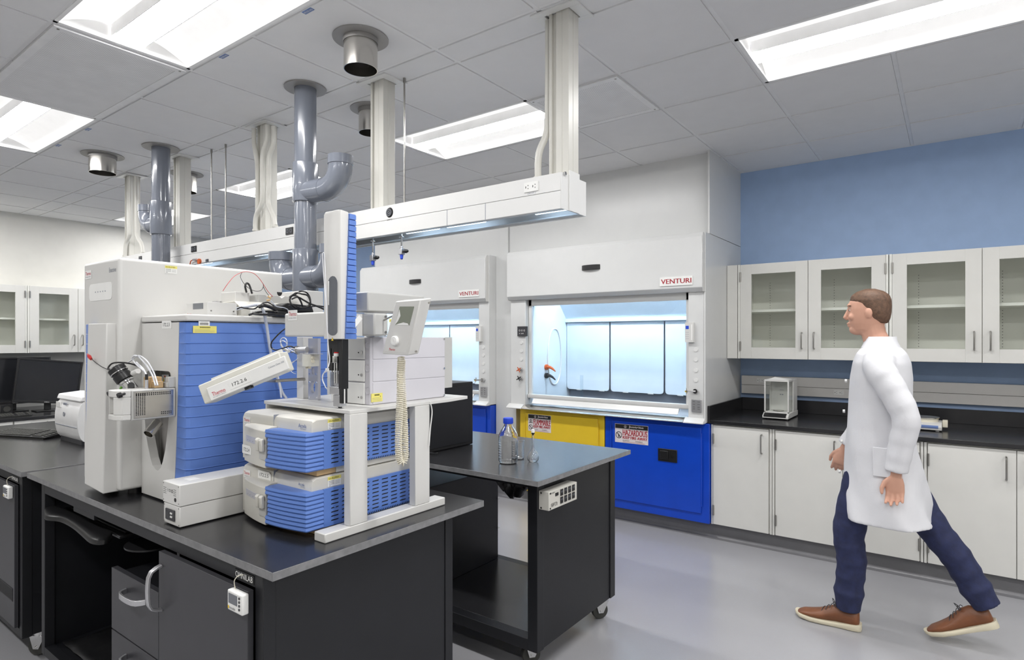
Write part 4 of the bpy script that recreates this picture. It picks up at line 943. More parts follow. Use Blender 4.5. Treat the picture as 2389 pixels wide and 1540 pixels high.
def thermo(parent, c, u, v, nrm, w_, h, plate=True, s2=True):
    c, u, v, nrm = Vector(c), Vector(u), Vector(v), Vector(nrm); m = MB()
    if plate: quad(m, [c, c+u*w_, c+u*w_+v*h, c+v*h], nrm*.0008)
    m.use(1).text('Thermo', c+u*w_*.07+v*h*.42+nrm*.0012, u, v, w_*.86, h*.42)
    if s2: m.use(2).text('SCIENTIFIC', c+u*w_*.07+v*h*.16+nrm*.0012, u, v, w_*.86, h*.13)
    m.build('logo_plate', [PAPER, THR, GINK], parent, smooth=False)
def note(parent, txt, c, u, v, nrm, w_, h, cut=.12):
    c, u, v, nrm = Vector(c), Vector(u), Vector(v), Vector(nrm); m = MB()
    quad(m, [c, c+u*w_, c+u*w_+v*h*(.75), c+u*w_*(1-cut)+v*h, c+v*h], nrm*.0005)
    m.use(1).text(txt, c+u*w_*.14+v*h*.28+nrm*.0008, u, v, w_*.68, h*.42); m.build('handwritten_tag', [PAPER, INK], parent, smooth=False)
def yellow_tag(parent, c, u, v, nrm, w_, h, one=False):
    c, u, v, nrm = Vector(c), Vector(u), Vector(v), Vector(nrm); m = MB(); quad(m, [c, c+u*w_, c+u*w_+v*h, c+v*h], nrm*.0006); m.use(1)
    for k in range(16): q = c+u*w_*(.28+.028*k)+v*h*.72+nrm*.0007; quad(m, [q, q+u*w_*(.012+.008*(k % 2)), q+u*w_*(.012+.008*(k % 2))+v*h*.16, q+v*h*.16], nrm*.0002)
    if one: m.text('1', c+u*w_*.78+v*h*.5+nrm*.0009, u, v, w_*.03, h*.2)
    m.use(2)
    for k in range(3): m.text('______________', c+u*w_*.06+v*h*(.12+.16*k)+nrm*.0009, u, v, w_*(.85-.2*(k == 2)), h*.03)
    m.build('yellow_property_tag', [YLAB, INK, GINK], parent, smooth=False)
def barcode(parent, c, u, v, nrm, w_, h):
    c, u, v, nrm = Vector(c), Vector(u), Vector(v), Vector(nrm); m = MB(); quad(m, [c, c+u*w_, c+u*w_+v*h, c+v*h], nrm*.0006); m.use(1)
    for k in range(22): q = c+u*w_*(.12+.034*k)+v*h*.22+nrm*.0007; quad(m, [q, q+u*w_*(.014+.008*((k*7) % 3 == 0)), q+u*w_*(.014+.008*((k*7) % 3 == 0))+v*h*.42, q+v*h*.42], nrm*.0002)
    m.text('FDA Property', c+u*w_*.2+v*h*.74+nrm*.0009, u, v, w_*.6, h*.14); m.build('barcode_tag', [PAPER, INK], parent, smooth=False)
NX, NY = Vector((1, 0, 0)), Vector((0, -1, 0))
MX0, MXT, MX2 = -2.871, -2.523, -2.163; MYT, MY2 = .935, 1.013
ms = thing('mass_spectrometer', 'tall white and blue mass spectrometer standing on the front bench', 'lab instrument', (-2.5, 1.2, .9))
MB().box(MX0, MXT, MYT, 1.62, .925, 1.808).build('tall_housing', CREAM, ms, bv=.012, seg=3)
fp = [(-2.729, MYT+.02), (-2.729, .903), (-2.548, .903), (-2.548, .925), (-2.545, MYT+.02)]
m = MB(); m.loft([[(x, y-(.012*(1-(z-.92)/.64))*(1 if y < .93 else 0), z+(.012 if x < -2.7 else 0)*(1 if z < 1 else 0)) for x, y in fp] for z in (.922, 1.1, 1.4, 1.560)])
m.build('lower_front_cover', CREAM, ms, bv=.004)
m = MB(); q = MX0-.0145
for k in range(16): z = .935+k*.039; m.prism([(-2.792, .932), (-2.785, .915), (-2.730, .9035), (-2.730, .955), (-2.792, .955)], 'z', z+(.006 if k == 0 else 0), z+.0375)
m.build('blue_side_trim', BLUE, ms, bv=.001)
for x in (MX0+.06, MXT-.06):
    for y in (MYT+.08, 1.52): MB().cyl((x, y, .9002), (x, y, .926), .025, 16).build('foot', PLB, ms)
c0 = fY(200, 652, MYT); c1 = fY(214, 630, MYT); thermo(ms, (c0.x, MYT-.0006, c0.z), UX, UZ, NY, c1.x-c0.x, c1.z-c0.z)
c0 = fY(255, 636, MYT); c1 = fY(271, 624, MYT); MB().text('Exactive', (c0.x, MYT-.001, c0.z), UX, UZ, c1.x-c0.x, .018).build('model_name', GINK, ms, smooth=False)
c0 = fY(209, 693, MYT); c1 = fY(262, 668, MYT); m = MB(); n_ = 10; hw, hh = (c1.x-c0.x)/2, .034; cxm, czm = (c0.x+c1.x)/2, (c0.z+c1.z)/2
pl = [(cxm+s*(hw-.02)+.02*math.cos(a_), czm+t_*(hh-.02)+.02*math.sin(a_)) for s, t_, st in ((1, 1, 0), (-1, 1, 1), (-1, -1, 2), (1, -1, 3)) for a_ in [st*PI/2+PI/2*k/5 for k in range(6)]]
m.prism(pl, 'y', MYT-.0015, MYT).use(1)
for k in range(5): m.box(cxm-.05+.024*k, cxm-.044+.024*k, MYT-.002, MYT-.0012, czm-.002, czm+.003)
m.build('status_panel', [PAPER, GINK], ms, bv=.001)
c0 = fX(385, 637, MXT); c1 = fX(413, 621, MXT); qualified(ms, (MXT+.0006, c0.y, c0.z), UY, UZ, NX, c1.y-c0.y, .030)
# lower right module
MB().box(MXT+.001, MX2-.006, MY2+.06, 1.62, .905+.0, 1.5615).build('module_housing', CREAM, ms, bv=.004)
def edge_x(z): t_ = (z-.93)/.63; return -2.262+.045*t_**.6 if t_ > 0 else -2.262
# blue ribbed side wraps the corner
m = MB(); nr = 17; zb0, zt0 = .925, 1.560; h_ = (zt0-zb0)/nr
for k in range(nr):
    z0, z1 = zb0+k*h_, zb0+(k+1)*h_-.0022; ex0, ex1 = edge_x(z0), edge_x(z1); r = .03
    def ringp(z, e, o): return [(e, MY2+.001, z), (MX2-r-o, MY2+.001+o, z)]+[(MX2-r-o+r*math.sin(a_), MY2+r+o-r*math.cos(a_), z) for a_ in (PI/6, PI/3)]+[(MX2-o, MY2+r+o, z), (MX2-o, 1.60, z), (e, 1.60, z)]
    m.loft([ringp(z0, ex0, -.0008), ringp(z0+.0025, ex0, .0012), ringp(z1-.001, ex1, .0014), ringp(z1+.0018, ex1, -.0006)])
m.build('blue_ribbed_cover', BLUE, ms, ang=25)
MB().box(MXT+.001, MX2+.002, MY2-.002, 1.61, 1.5635, 1.588).build('top_lid', CREAM, ms, bv=.006)
# white front with the tapered opening
rows = [(865, 352, 393), (868, 344, 397), (875, 341, 398.5), (900, 340, 398), (940, 339, 396), (987, 338, 392), (1015, 340, 389), (1044, 345, 385.6), (1073, 351, 379.7), (1089, 356, 375), (1097.5, 364, 368)]
L = [fY(l, y, MY2) for y, l, r in rows]; R_ = [fY(r, y, MY2) for y, l, r in rows]; zt = 1.560; zb = .907; th = .03
rw = [(zt, None, None)]+[((L[i].z+R_[i].z)/2, L[i].x, R_[i].x) for i in range(len(rows))]+[(zb, None, None)]
m = MB(); xl = MXT+.001
def blk(xa0, xb0, z0, xa1, xb1, z1):
    m.add([(xa0, MY2, z0), (xb0, MY2, z0), (xb1, MY2, z1), (xa1, MY2, z1), (xa0, MY2+th, z0), (xb0, MY2+th, z0), (xb1, MY2+th, z1), (xa1, MY2+th, z1)], [(0, 3, 2, 1), (4, 5, 6, 7), (0, 1, 5, 4), (3, 7, 6, 2), (0, 4, 7, 3), (1, 2, 6, 5)])
z1_ = rw[1][0]; mid = (rw[1][1]+rw[1][2])/2
blk(xl, edge_x(zt)-.001, zt, xl, edge_x(z1_)-.001, z1_)
for i in range(1, len(rw)-2):
    za, la, ra = rw[i]; zb_, lb, rb = rw[i+1]
    blk(xl, la, za, xl, lb, zb_); blk(ra, edge_x(za)-.001, za, rb, edge_x(zb_)-.001, zb_)
za = rw[-2][0]; blk(xl, edge_x(za)-.001, za, xl, edge_x(zb)-.001, zb)
m.build('white_front_panel', CREAM, ms, smooth=False)
m = MB().box(xl+.03, -2.235, MY2+.058, MY2+.0595, .95, 1.47)
m.build('opening_liner', mat('recess_shade_grey', (.27, .26, .25), .5), ms, smooth=False)  # colour darkened so the opening reads as a shaded recess
c0 = fY(378, 767, MY2-.0005); note(ms, '172.2.3', c0, UX, UZ, NY, .075, .030)
c0 = fX(450, 777, MX2); c1 = fX(505, 761, MX2); yellow_tag(ms, (MX2+.0006, c0.y, c0.z), UY, UZ, NX, c1.y-c0.y, c1.z-c0.z)
c0 = fX(463, 760, MX2); c1 = fX(489, 750, MX2); barcode(ms, (MX2+.0006, c0.y, c0.z), UY, UZ, NX, c1.y-c0.y, c1.z-c0.z)
m = quad(MB(), [fY(378, 894, MY2+.055), fY(394, 894, MY2+.055), fY(394, 874, MY2+.055), fY(378, 874, MY2+.055)], (0, -.001, 0)); m.use(1)
c0 = fY(380, 890, MY2+.053); m.prism([(c0.x, c0.z), (c0.x+.012, c0.z), (c0.x+.006, c0.z+.016)], 'y', MY2+.0528, MY2+.0535); m.use(2).box(c0.x+.011, c0.x+.021, MY2+.0528, MY2+.0535, c0.z+.017, c0.z+.023)
m.build('warning_sticker', [PAPER, YEL, ORG], ms, smooth=False)
for x, y in ((-2.46, 1.13), (-2.22, 1.13)): MB().cyl((x, y, .9002), (x, y, .906), .022, 14).build('foot', PLB, ms)
# ion source: thing of its own
ix0, ix1 = -2.335, -2.240
ion = MB().box(ix0, ix1, .868, 1.012, 1.222, 1.326).build('ion_source', BEIGED, ms, bv=.004)
m = MB().box(ix1, ix1+.0015, .875, 1.003, 1.229, 1.320); m.use(1)
for i in range(5):
    for j in range(15): m.box(ix1+.0015, ix1+.0019, .881+i*.0065, .8845+i*.0065, 1.239+j*.005, 1.2422+j*.005)
for i in range(17): m.box(ix1+.0015, ix1+.0019, .881+i*.0068, .8848+i*.0068, 1.311, 1.3148).box(ix1+.0015, ix1+.0019, .881+i*.0068, .8848+i*.0068, 1.3052, 1.309)
for i in range(6):
    for j in range(2): m.box(ix1+.0015, ix1+.0019, .962+i*.0062, .9655+i*.0062, 1.236+j*.006, 1.2395+j*.006)
m.build('perforated_side_plate', [STEEL, INK], ion, smooth=False)
cp = [(ix0, .867), (ix0+.006, .835), (ix0+.02, .826), (ix1-.03, .826), (ix1-.006, .842), (ix1, .867)]
m = MB(); 
for z0, z1 in ((1.225, 1.243), (1.303, 1.326)): m.prism(cp, 'z', z0, z1)
m.prism([(ix0, .867), (ix0+.006, .835), (ix0+.014, .829), (ix0+.016, .867)], 'z', 1.243, 1.303); m.prism([(ix1-.036, .867), (ix1-.036, .826), (ix1-.03, .826), (ix1-.006, .842), (ix1, .867)], 'z', 1.243, 1.303).box(ix0+.014, ix1-.036, .848, .867, 1.243, 1.303)
m.build('front_grip', CREAM, ion, bv=.0025)
for px, py in ((260, 917), (283, 921)):
    k = fY(px, py, .838); MB().lathe(k, [(.001, -.012), (.008, -.012), (.0095, -.009), (.0095, 0), (.004, .002), (.004, .012)], 12, (0, 1, .3)).build('thumb_screw', PLB, ion)
def F(px, py, y=.93): return fY(px, py, y)
a, b = F(270, 858, .90), F(300, 897, .93); d_ = (b-a).normalized()
m = MB().lathe(a, [(.001, -.001), (.026, -.001), (.030, .003), (.030, .018), (.027, .020), (.027, .030), (.030, .032), (.030, .055), (.026, .058)], 26, d_); m.build('probe_knob', PLB, ion)
MB().lathe(a, [(.001, -.002), (.023, -.002), (.023, -.0012)], 22, d_).lathe(a, [(.0305, .019), (.0315, .0195), (.0315, .0225), (.0305, .023)], 26, d_).lathe(a, [(.025, .058), (.026, .06), (.026, .066), (.021, .068), (.021, .10), (.001, .10)], 24, d_).build('probe_body', CHROME, ion)
a2 = F(306, 905, .92); MB().cyl(a2, a2+Vector((.03, -.012, .012)), .011, 14).build('lever_knob', PLB, ion)
p_ = F(316, 869, .92); MB().cyl(p_-Vector((.02, 0, .004)), p_+Vector((.022, 0, .006)), .009, 14).build('micrometer', CREAM, ion)
m = MB().box(-2.325, -2.285, .94, .985, 1.327, 1.365).box(-2.285, -2.262, .95, .98, 1.327, 1.35); m.build('mount_block', TAN, ion, bv=.002)
MB().box(-2.30, -2.25, .985, 1.03, 1.327, 1.345).box(-2.27, -2.245, .99, 1.06, 1.327, 1.365).build('manifold', BEIGED, ion, bv=.002)
MB().tube([F(281, 908), F(285, 900), F(292, 890)], [.004, .006, .004], 8).build('green_connector', GRNP, ion)
k = F(342, 893, .93); MB().cyl(k-UZ*.03, k+UZ*.01, .006, 12).build('gas_fitting', ALU, ion); MB().cyl(k+UZ*.01, k+UZ*.03, .005, 10).build('fitting_sleeve', PLB, ion)
for pts, r in (([(363, 899), (355, 875), (340, 850), (325, 834), (314, 830), (309, 838), (320, 852), (338, 868), (344, 885)], .0030), ([(368, 899), (360, 872), (345, 845), (330, 832), (322, 830), (316, 834), (300, 845)], .0024), ([(344, 882), (335, 862), (318, 845)], .0026)):
    MB().tube(smoothpts([F(x, y, .94+.01*(i % 2)) for i, (x, y) in enumerate(pts)], 5), r, 8).build('white_hose', TUBE, ion)
MB().tube(smoothpts([F(208, 832, .88), F(222, 845, .88), (F(238, 856, .88)), F(256, 864, .89)], 5), .0014, 6).build('probe_wire', INK, ion)
k0 = F(204, 826, .88); k1 = F(213, 838, .88); MB().tube([k0, (k0+k1)/2, k1], [.002, .007, .005], 8).build('red_tip', REDP, ion)
MB().tube(smoothpts([F(262, 862, .90), F(252, 860, .90), F(262, 848, .91), F(285, 846, .92), F(310, 850, .94), F(330, 858, .96)], 4), .003, 8).build('black_hose', PLB, ion)
a, b = F(369, 986, .99), F(346, 1013, .95); MB().lathe(a, [(.018, 0), (.018, (b-a).length), (.016, (b-a).length), (.016, 0)], 24, b-a).build('drain_tube', STEEL, ion)
k = F(262, 866, .885); MB().ball(k, .009, 8).build('clamp_ball', CHROME, ion)

# ------------------------------------------------------------------ column oven arm and small boxes
co = thing('column_oven', 'long white column oven arm held diagonally in front of the blue cover', 'lab instrument', fY(560, 885, 1.0))
A, B = fY(486, 915, .95), fY(668, 839, 1.08); d_ = (B-A).normalized(); n_ = Vector((d_.y, -d_.x, 0)).normalized(); u_ = d_.cross(n_)*-1
if u_.z < 0: u_ = -u_
Lg = (B-A).length
def obox(m, s0, s1, n0, n1, u0, u1):
    vs = [A+d_*s+n_*n+u_*u for u in (u0, u1) for n in (n0, n1) for s in (s0, s1)]
    return m.add(vs, [(0, 2, 3, 1), (4, 5, 7, 6), (0, 1, 5, 4), (2, 6, 7, 3), (0, 4, 6, 2), (1, 3, 7, 5)])
obox(MB(), -.034, Lg-.020, -.072, -.012, -.030, .034).build('oven_body', FROST, co, bv=.004)
obox(MB(), -.01, Lg-.03, -.062, -.054, .034, .046).build('top_ridge', CREAM, co, bv=.001)
obox(MB(), -.004, Lg-.006, -.012, -.004, -.028, .011).build('gap_shade_slab', PLB, co, bv=.001)  # black slab stands in for the dark shade of the gap behind the cover
fr_ = obox(MB(), 0, Lg, -.004, .004, -.030, .013).build('front_cover', PAPER, co, bv=.002)
o_ = A+d_*.012-u_*.019+n_*.0045; MB().text('Thermo', o_, d_, u_, .046, .013).build('logo', THR, fr_, smooth=False)
MB().text('Column Oven 300', A+d_*(Lg-.062)-u_*.006+n_*.0045, d_, u_, .055, .006).text('SCIENTIFIC', o_-u_*.005, d_, u_, .046, .003).build('caption', GINK, fr_, smooth=False)
note(fr_, '172.2.6', A+d_*.075-u_*.021+n_*.0042, d_, u_, n_, .075, .026, .05)
k = A+d_*.12-u_*.022+n_*-.02; MB().cyl(k+u_*.006, k-u_*.016, .014, 14).build('clamp_knob', PLB, co)
MB().tube([A+d_*.13-u_*.017+n_*-.03, A+d_*.15-u_*.020+n_*-.03, fY(640, 889, 1.20), fY(712, 884, 1.30)], .0055, 10).build('support_rod', NICKEL, co)

def psu(z0, z1, x0, x1, y0, y1, lab, kind):
    t = thing('power_supply_box', lab, 'box', ((x0+x1)/2, (y0+y1)/2, z0), 'grey boxes on the front bench')
    MB().box(x0, x1, y0, y1, z0+(.003 if kind else 0), z1).build('housing', CREAM, t, bv=.0025)
    for x in (x0+.006, x1-.006):
        for z in (z0+.009, z1-.006): MB().cyl((x, y0, z), (x, y0-.0012, z), .0018, 8).build('screw', NICKEL, t)
    if kind:
        m = MB().box(x0+.020, x1-.030, y0-.004, y0, z0+.018, z0+.052).use(1)
        for a_ in (0, 1):
            for b_ in (0, 1): m.cyl((x1-.052+.008*a_, y0-.0042, z0+.030+.011*b_), (x1-.052+.008*a_, y0-.0055, z0+.030+.011*b_), .0035, 12)
        m.use(2).box(x0+.022, x0+.05, y0-.0045, y0-.0038, z0+.022, z0+.046); m.build('controller', [DGREY, PAPER, SCR], t, bv=.002)
    else:
        m = MB().text('CE', (x0+.042, y0-.0006, z1-.030), UX, UZ, .014, .009).text('[', (x0+.034, y0-.0006, z1-.030), UX, UZ, .003, .009)
        m.lathe((x0+.066, y0-.0004, z1-.026), [(.004, 0), (.004, .0004), (.0055, .0004), (.0055, 0)], 12, (0, -1, 0))
        for k_ in range(4): m.text('______', (x0+.006, y0-.0006, z1-.020-.006*k_), UX, UZ, .020, .0012).text('_____', (x0+.075, y0-.0006, z1-.020-.006*k_), UX, UZ, .017, .0012)
        m.cyl((x1-.028, y0, z0+.018), (x1-.028, y0-.001, z0+.018), .0065, 16); m.build('printing', INK, t, smooth=False)
        MB().box(x0+.03, x0+.075, y0+.05, y0+.085, z1, z1+.0004).build('top_sticker', PAPER, t, smooth=False)
    if kind:
        for x in (x0+.015, x1-.015):
            for y in (y0+.02, y1-.02): MB().cyl((x, y, z0), (x, y, z0+.003), .006, 10).build('foot', RUB, t)
psu(.9003, .968, -2.076, -1.966, .900, 1.175, 'lower grey box with a black controller, next to the pump stack', 1)
psu(.9695, 1.038, -2.078, -1.963, .898, 1.175, 'upper grey box with printed marks, stacked next to the pump stack', 0)

# ------------------------------------------------------------------ LC modules
def module(z0, lab, tagtxt, capt, bar):
    t = thing('pump_module', lab, 'lab instrument', (-1.76, 1.3, z0), 'cream and blue chromatography modules')
    x0, x1, y0, y1 = -1.950, -1.560, 1.100, 1.575; H = .1755
    MB().box(x0+.03, x1-.006, y0+.02, y0+.09, z0, z0+.018).build('foam_base', TAN, t, bv=.002)
    MB().box(x0+.03, x1-.004, y0+.0905, y1-.02, z0, z0+.018).build('base_tray', BEIGE, t, bv=.001)
    prof = [(0, z0+.017), (0, z0+H-.018), (.005, z0+H-.006), (.018, z0+H), (y1-y0, z0+H), (y1-y0, z0+.017)]
    m = MB().loft([[(x, y0+a, z-(.0 if e else .004)*(1 if z > z0+.1 else 0)) for a, z in prof] for x, e in ((x0, 0), (x0+.004, 1), (-1.765, 1), (-1.7645, 0), (-1.7635, 0), (-1.763, 1), (x1-.010, 1), (x1-.004, 0))])
    m.build('body', BEIGE, t, bv=.002)
    MB().box(-1.7644, -1.7634, y0-.001, y0+.2, z0+.13, z0+H+.0003).build('seam', GINK, t, smooth=False)
    def fy(x): s = (x+1.925)/(.372); return 1.093-.030*math.sin(PI*min(1, max(0, s*.93+.02)))-.008*s
    xs = [-1.925+.18*k/8 for k in range(9)]
    def fc(z, off=0): return [(x, fy(x)+off, z) for x in xs]+[(xs[-1], y0+.02, z), (xs[0], y0+.02, z)]
    MB().loft([fc(z0+.012), fc(z0+.128), fc(z0+.136, .008), fc(z0+.140, .022)]).build('white_door', BEIGE, t, bv=.0015)
    # recess with two latches
    hx0, hx1 = -1.782, -1.738
    m = MB().prism([(hx0, fy(hx0)-.003), (hx1, fy(hx1)-.003), (hx1, fy(hx1)+.002), (hx0, fy(hx0)+.002)], 'z', z0+.038, z0+.088); m.build('latch_recess', BEIGED, t, smooth=False)
    for a in (hx0-.004, hx0+.020):
        MB().loft([[(x, fy(x)-dy, z) for x in (a, a+.018)]+[(x, fy(x)-.003, z) for x in (a+.018, a)] for z, dy in ((z0+.065, .014), (z0+.10, .017), (z0+.106, .013))]).build('latch', BEIGE, t, bv=.003)
    # status strip
    m = MB(); n = 8; xa, xb = -1.905, -1.795; q = [xa+(xb-xa)*k/n for k in range(n+1)]
    for k in range(n): quad(m, [(q[k], fy(q[k])-.0008, z0+.080), (q[k+1], fy(q[k+1])-.0008, z0+.080), (q[k+1], fy(q[k+1])-.0008, z0+.101), (q[k], fy(q[k])-.0008, z0+.101)], (0, .001, 0))
    m.use(1)
    for k in (-1.885, -1.865, -1.838, -1.815): m.box(k, k+.008, fy(k)-.0015, fy(k)-.0009, z0+.085, z0+.088)
    m.build('status_strip', [mat('strip_grey_%d' % int(z0*100), (.48, .48, .53), .3), GINK], t, smooth=False)
    # blue ribbed front, wraps the corner
    xe = -1.738; xb = [xe+(x1+.004-xe)*k/8 for k in range(9)]
    def rg(z, o, yb=1.135, notch=False):
        a_ = -1.724 if notch else xe
        return [(x if x > a_ else a_, fy(max(x, a_))-.004-o, z) for x in xb]+[(x1+.006+o, fy(x1)+.004-o, z), (x1+.006+o, yb, z), (xb[0] if not notch else a_, yb, z)]
    nr = 9; hh = (.1375-.020)/nr; zz0 = z0+.020
    for k in range(nr):
        za = zz0+k*hh; nt_ = 2 <= k <= 6
        if k == 0: m = MB()
        m.loft([rg(za, 0, notch=nt_), rg(za+.004, .0026, notch=nt_), rg(za+hh-.001, .0004, notch=nt_)])
    m.build('blue_ribbed_front', BLUE, t, ang=28)
    # blue side with slots
    m = MB().box(x1-.002, x1+.005, 1.137, y1, zz0, z0+.137); m.use(1)
    sp = (.1375-.02)/nr
    for r_ in range(8):
        for c_ in range(10):
            y = 1.163+c_*.041
            if y+.03 > y1: continue
            z = zz0+.014+r_*sp*.98; quad(m, [(x1+.0052, y, z), (x1+.0052, y+.027, z), (x1+.0052, y+.030, z+.0035), (x1+.0052, y+.003, z+.0035)], (.0002, 0, 0))
    for c_ in range(44): m.box(x1+.005, x1+.0053, 1.22+c_*.0078, 1.2235+c_*.0078, zz0-.006+.006, zz0+.0055)
    m.build('blue_slotted_side', [BLUE, INK], t, bv=.0)
    MB().cyl((x1+.005, 1.178, z0+.078), (x1+.006, 1.178, z0+.078), .005, 14).build('side_screw', BLUE, t)
    thermo(t, (x0+.008, y0-.0008, z0+H-.045), UX, UZ, NY, .040, .026)
    o_ = fY(697, 1001 if capt == 'PDA Detector' else 1139, y0); s_ = 1 if capt == 'PDA Detector' else .75
    m = MB().text('Accela', (-1.630, y0-.0008, z0+.1475), UX, UZ, .040*s_, .012*s_); m.build('model_name', BINK, t, smooth=False)
    MB().text(capt, (-1.620, y0-.0008, z0+.1415), UX, UZ, .030*s_, .0045).build('model_caption', GINK, t, smooth=False)
    if bar: note(t, tagtxt, (-1.855, y0-.0008, z0+.140), UX, UZ, NY, .075, .026, .15)
    else: note(t, tagtxt, (-1.915, fy(-1.88)-.0015, z0+.040), UX+Vector((0, -.08, 0)), UZ, NY, .062, .028, .15)
    qualified(t, (x1-.0035, 1.158, z0+.139), UY, UZ, NX, .050, .031)
    if bar: barcode(t, (x1-.0035, 1.222, z0+.142), UY, UZ, NX, .045, .024)
module(.9003, 'lower cream and blue pump module with a white handwritten tag on top of its front', '172.2.5', '1250 Pump', True)
module(1.0795, 'upper cream and blue detector module stacked under the instrument stand', '172.2.4', 'PDA Detector', False)

# ------------------------------------------------------------------ stand
st = thing('instrument_stand', 'light grey steel stand bridging the two stacked modules', 'stand', (-1.72, 1.45, .9))
MB().prism([(-1.968, 1.188), (-1.480, 1.176), (-1.478, 1.62), (-1.50, 1.75), (-1.968, 1.75)], 'z', 1.270, 1.282).build('stand_top', CREAM, st, bv=.0015)
for xa in (-1.530, -2.005+.03):
    MB().box(xa if xa > -1.6 else xa+.012, -1.478 if xa > -1.6 else xa+.06, 1.085, 1.60, .9003, .928).build('foot_bar', CREAM, st, bv=.003) if xa > -1.6 else MB().box(-2.012+.05, -2.012+.057, 1.19, 1.60, .9003, .928).build('foot_bar', CREAM, st, bv=.001)
MB().box(-1.508, -1.4785, 1.176, 1.244, .928, 1.2697).build('leg', CREAM, st, bv=.002)
MB().box(-1.508, -1.4785, 1.451, 1.521, .928, 1.2697).build('leg', CREAM, st, bv=.002)
MB().box(-1.9620, -1.9525, 1.19, 1.26, .928, 1.2697).build('leg', CREAM, st, bv=.001)
MB().box(-1.9620, -1.9525, 1.46, 1.53, .928, 1.2697).build('leg', CREAM, st, bv=.001)
MB().tube(smoothpts([fX(1003, 937, -1.47), fX(1008, 960, -1.47), fX(1004, 1000, -1.47), fX(1001, 1040, -1.47)], 5), .002, 6).build('cord', PAPER, st)

# ------------------------------------------------------------------ robotic autosampler
au = thing('autosampler', 'robotic autosampler with a tall white arm and blue ribbed back on the stand', 'lab instrument', (-1.6, 1.35, 1.282))
m = MB().loft([[(-1.600, 1.172, z), (-1.600+.008, 1.165, z), (-1.528, 1.165, z), (-1.518, 1.172, z), (-1.516-.010*max(0, (1.9-z))*0, 1.20+.004, z), (-1.600, 1.204, z)] for z in (1.500, 1.890)]+[[(-1.597, 1.176, 1.900), (-1.59, 1.170, 1.900), (-1.53, 1.170, 1.900), (-1.521, 1.176, 1.900), (-1.520, 1.20, 1.897), (-1.597, 1.20, 1.897)]])
m.build('arm_cover', CREAM, au, bv=.0015)
m = MB(); 
for k in range(22):
    z = 1.500+k*.0178; t_ = (z-1.5)/.39; ya = 1.186+.014*t_; yb_ = 1.226-.002*t_
    m.prism([(z, 0), (z, 1)], 'x', 0, 0) if False else m.loft([[(-1.55, 1.2045, zz), (-1.5155, ya, zz), (-1.5135+o, ya, zz), (-1.5135+o, yb_, zz), (-1.598, yb_, zz), (-1.598, 1.2045, zz)] for zz, o in ((z, .004), (z+.013, .004), (z+.0172, 0))])
m.build('blue_ribbed_back', BLUE, au, ang=25)
MB().box(-1.595, -1.525, 1.2045, 1.262, 1.51, 1.58).build('arm_core', CREAM, au)
w0, w1 = fY(766, 783, 1.165), fY(787, 643, 1.165); r = (w1.x-w0.x)/2; cxw = (w0.x+w1.x)/2
pl = [(cxw+r*math.cos(a_), w1.z-r+r*math.sin(a_)) for a_ in [PI*k/8 for k in range(9)]]+[(cxw-r*math.cos(a_), w0.z+r*.6-r*.6*math.sin(a_)) for a_ in [PI*k/8 for k in range(9)]]
MB().prism(pl, 'y', 1.1638, 1.1652).build('arm_window', LCD, au, smooth=False)
MB().box(cxw-r+.003, cxw-r+.007, 1.161, 1.164, w1.z-.09, w1.z-.015).build('syringe_plunger', PAPER, au, bv=.001)
p_ = fY(773, 795, 1.164); MB().prism([(p_.x, p_.z), (p_.x+.010, p_.z), (p_.x+.005, p_.z+.010)], 'y', 1.1635, 1.1645).build('warning_triangle', YEL, au, smooth=False)
MB().box(-1.855, -1.601, 1.196, 1.262, 1.508, 1.588).build('cross_arm', CREAM, au, bv=.006)
c0 = fY(673, 748, 1.196); thermo(au, (c0.x, 1.1955, c0.z), UX, UZ, NY, .052, .035)
# long beam and drive box going back
b1 = fX(991, 696, -1.50); MB().box(-1.60, -1.50, 1.263, b1.y, 1.588, 1.652).box(-1.56, -1.50, b1.y-.09, b1.y, 1.560, 1.588).build('long_beam', BEIGED, au, bv=.005)
b2 = fX(906, 718, -1.47); MB().box(-1.56, -1.47, 1.2635, b2.y, 1.510, 1.582).build('drive_box', BEIGED, au, bv=.006)
for z in (1.522, 1.572): MB().cyl((-1.470, b2.y-.012, z), (-1.4675, b2.y-.012, z), .004, 10).build('screw', NICKEL, au)
qs = fX(899, 763, -1.47); qualified(au, (-1.4698, 1.325, 1.535), UY, UZ, NX, .045, .030)
qn = fX(846, 760, -1.469); m = quad(MB(), [fX(829, 764, -1.4695), fX(829, 745, -1.4695), fX(838, 735, -1.4695), fX(845, 744, -1.4695)], (.0006, 0, 0)); m.build('blank_tag', PAPER, au, smooth=False)
MB().box(-1.54, -1.50, 1.29, 1.36, 1.5065, 1.5095).build('beam_bracket', ALU, au)
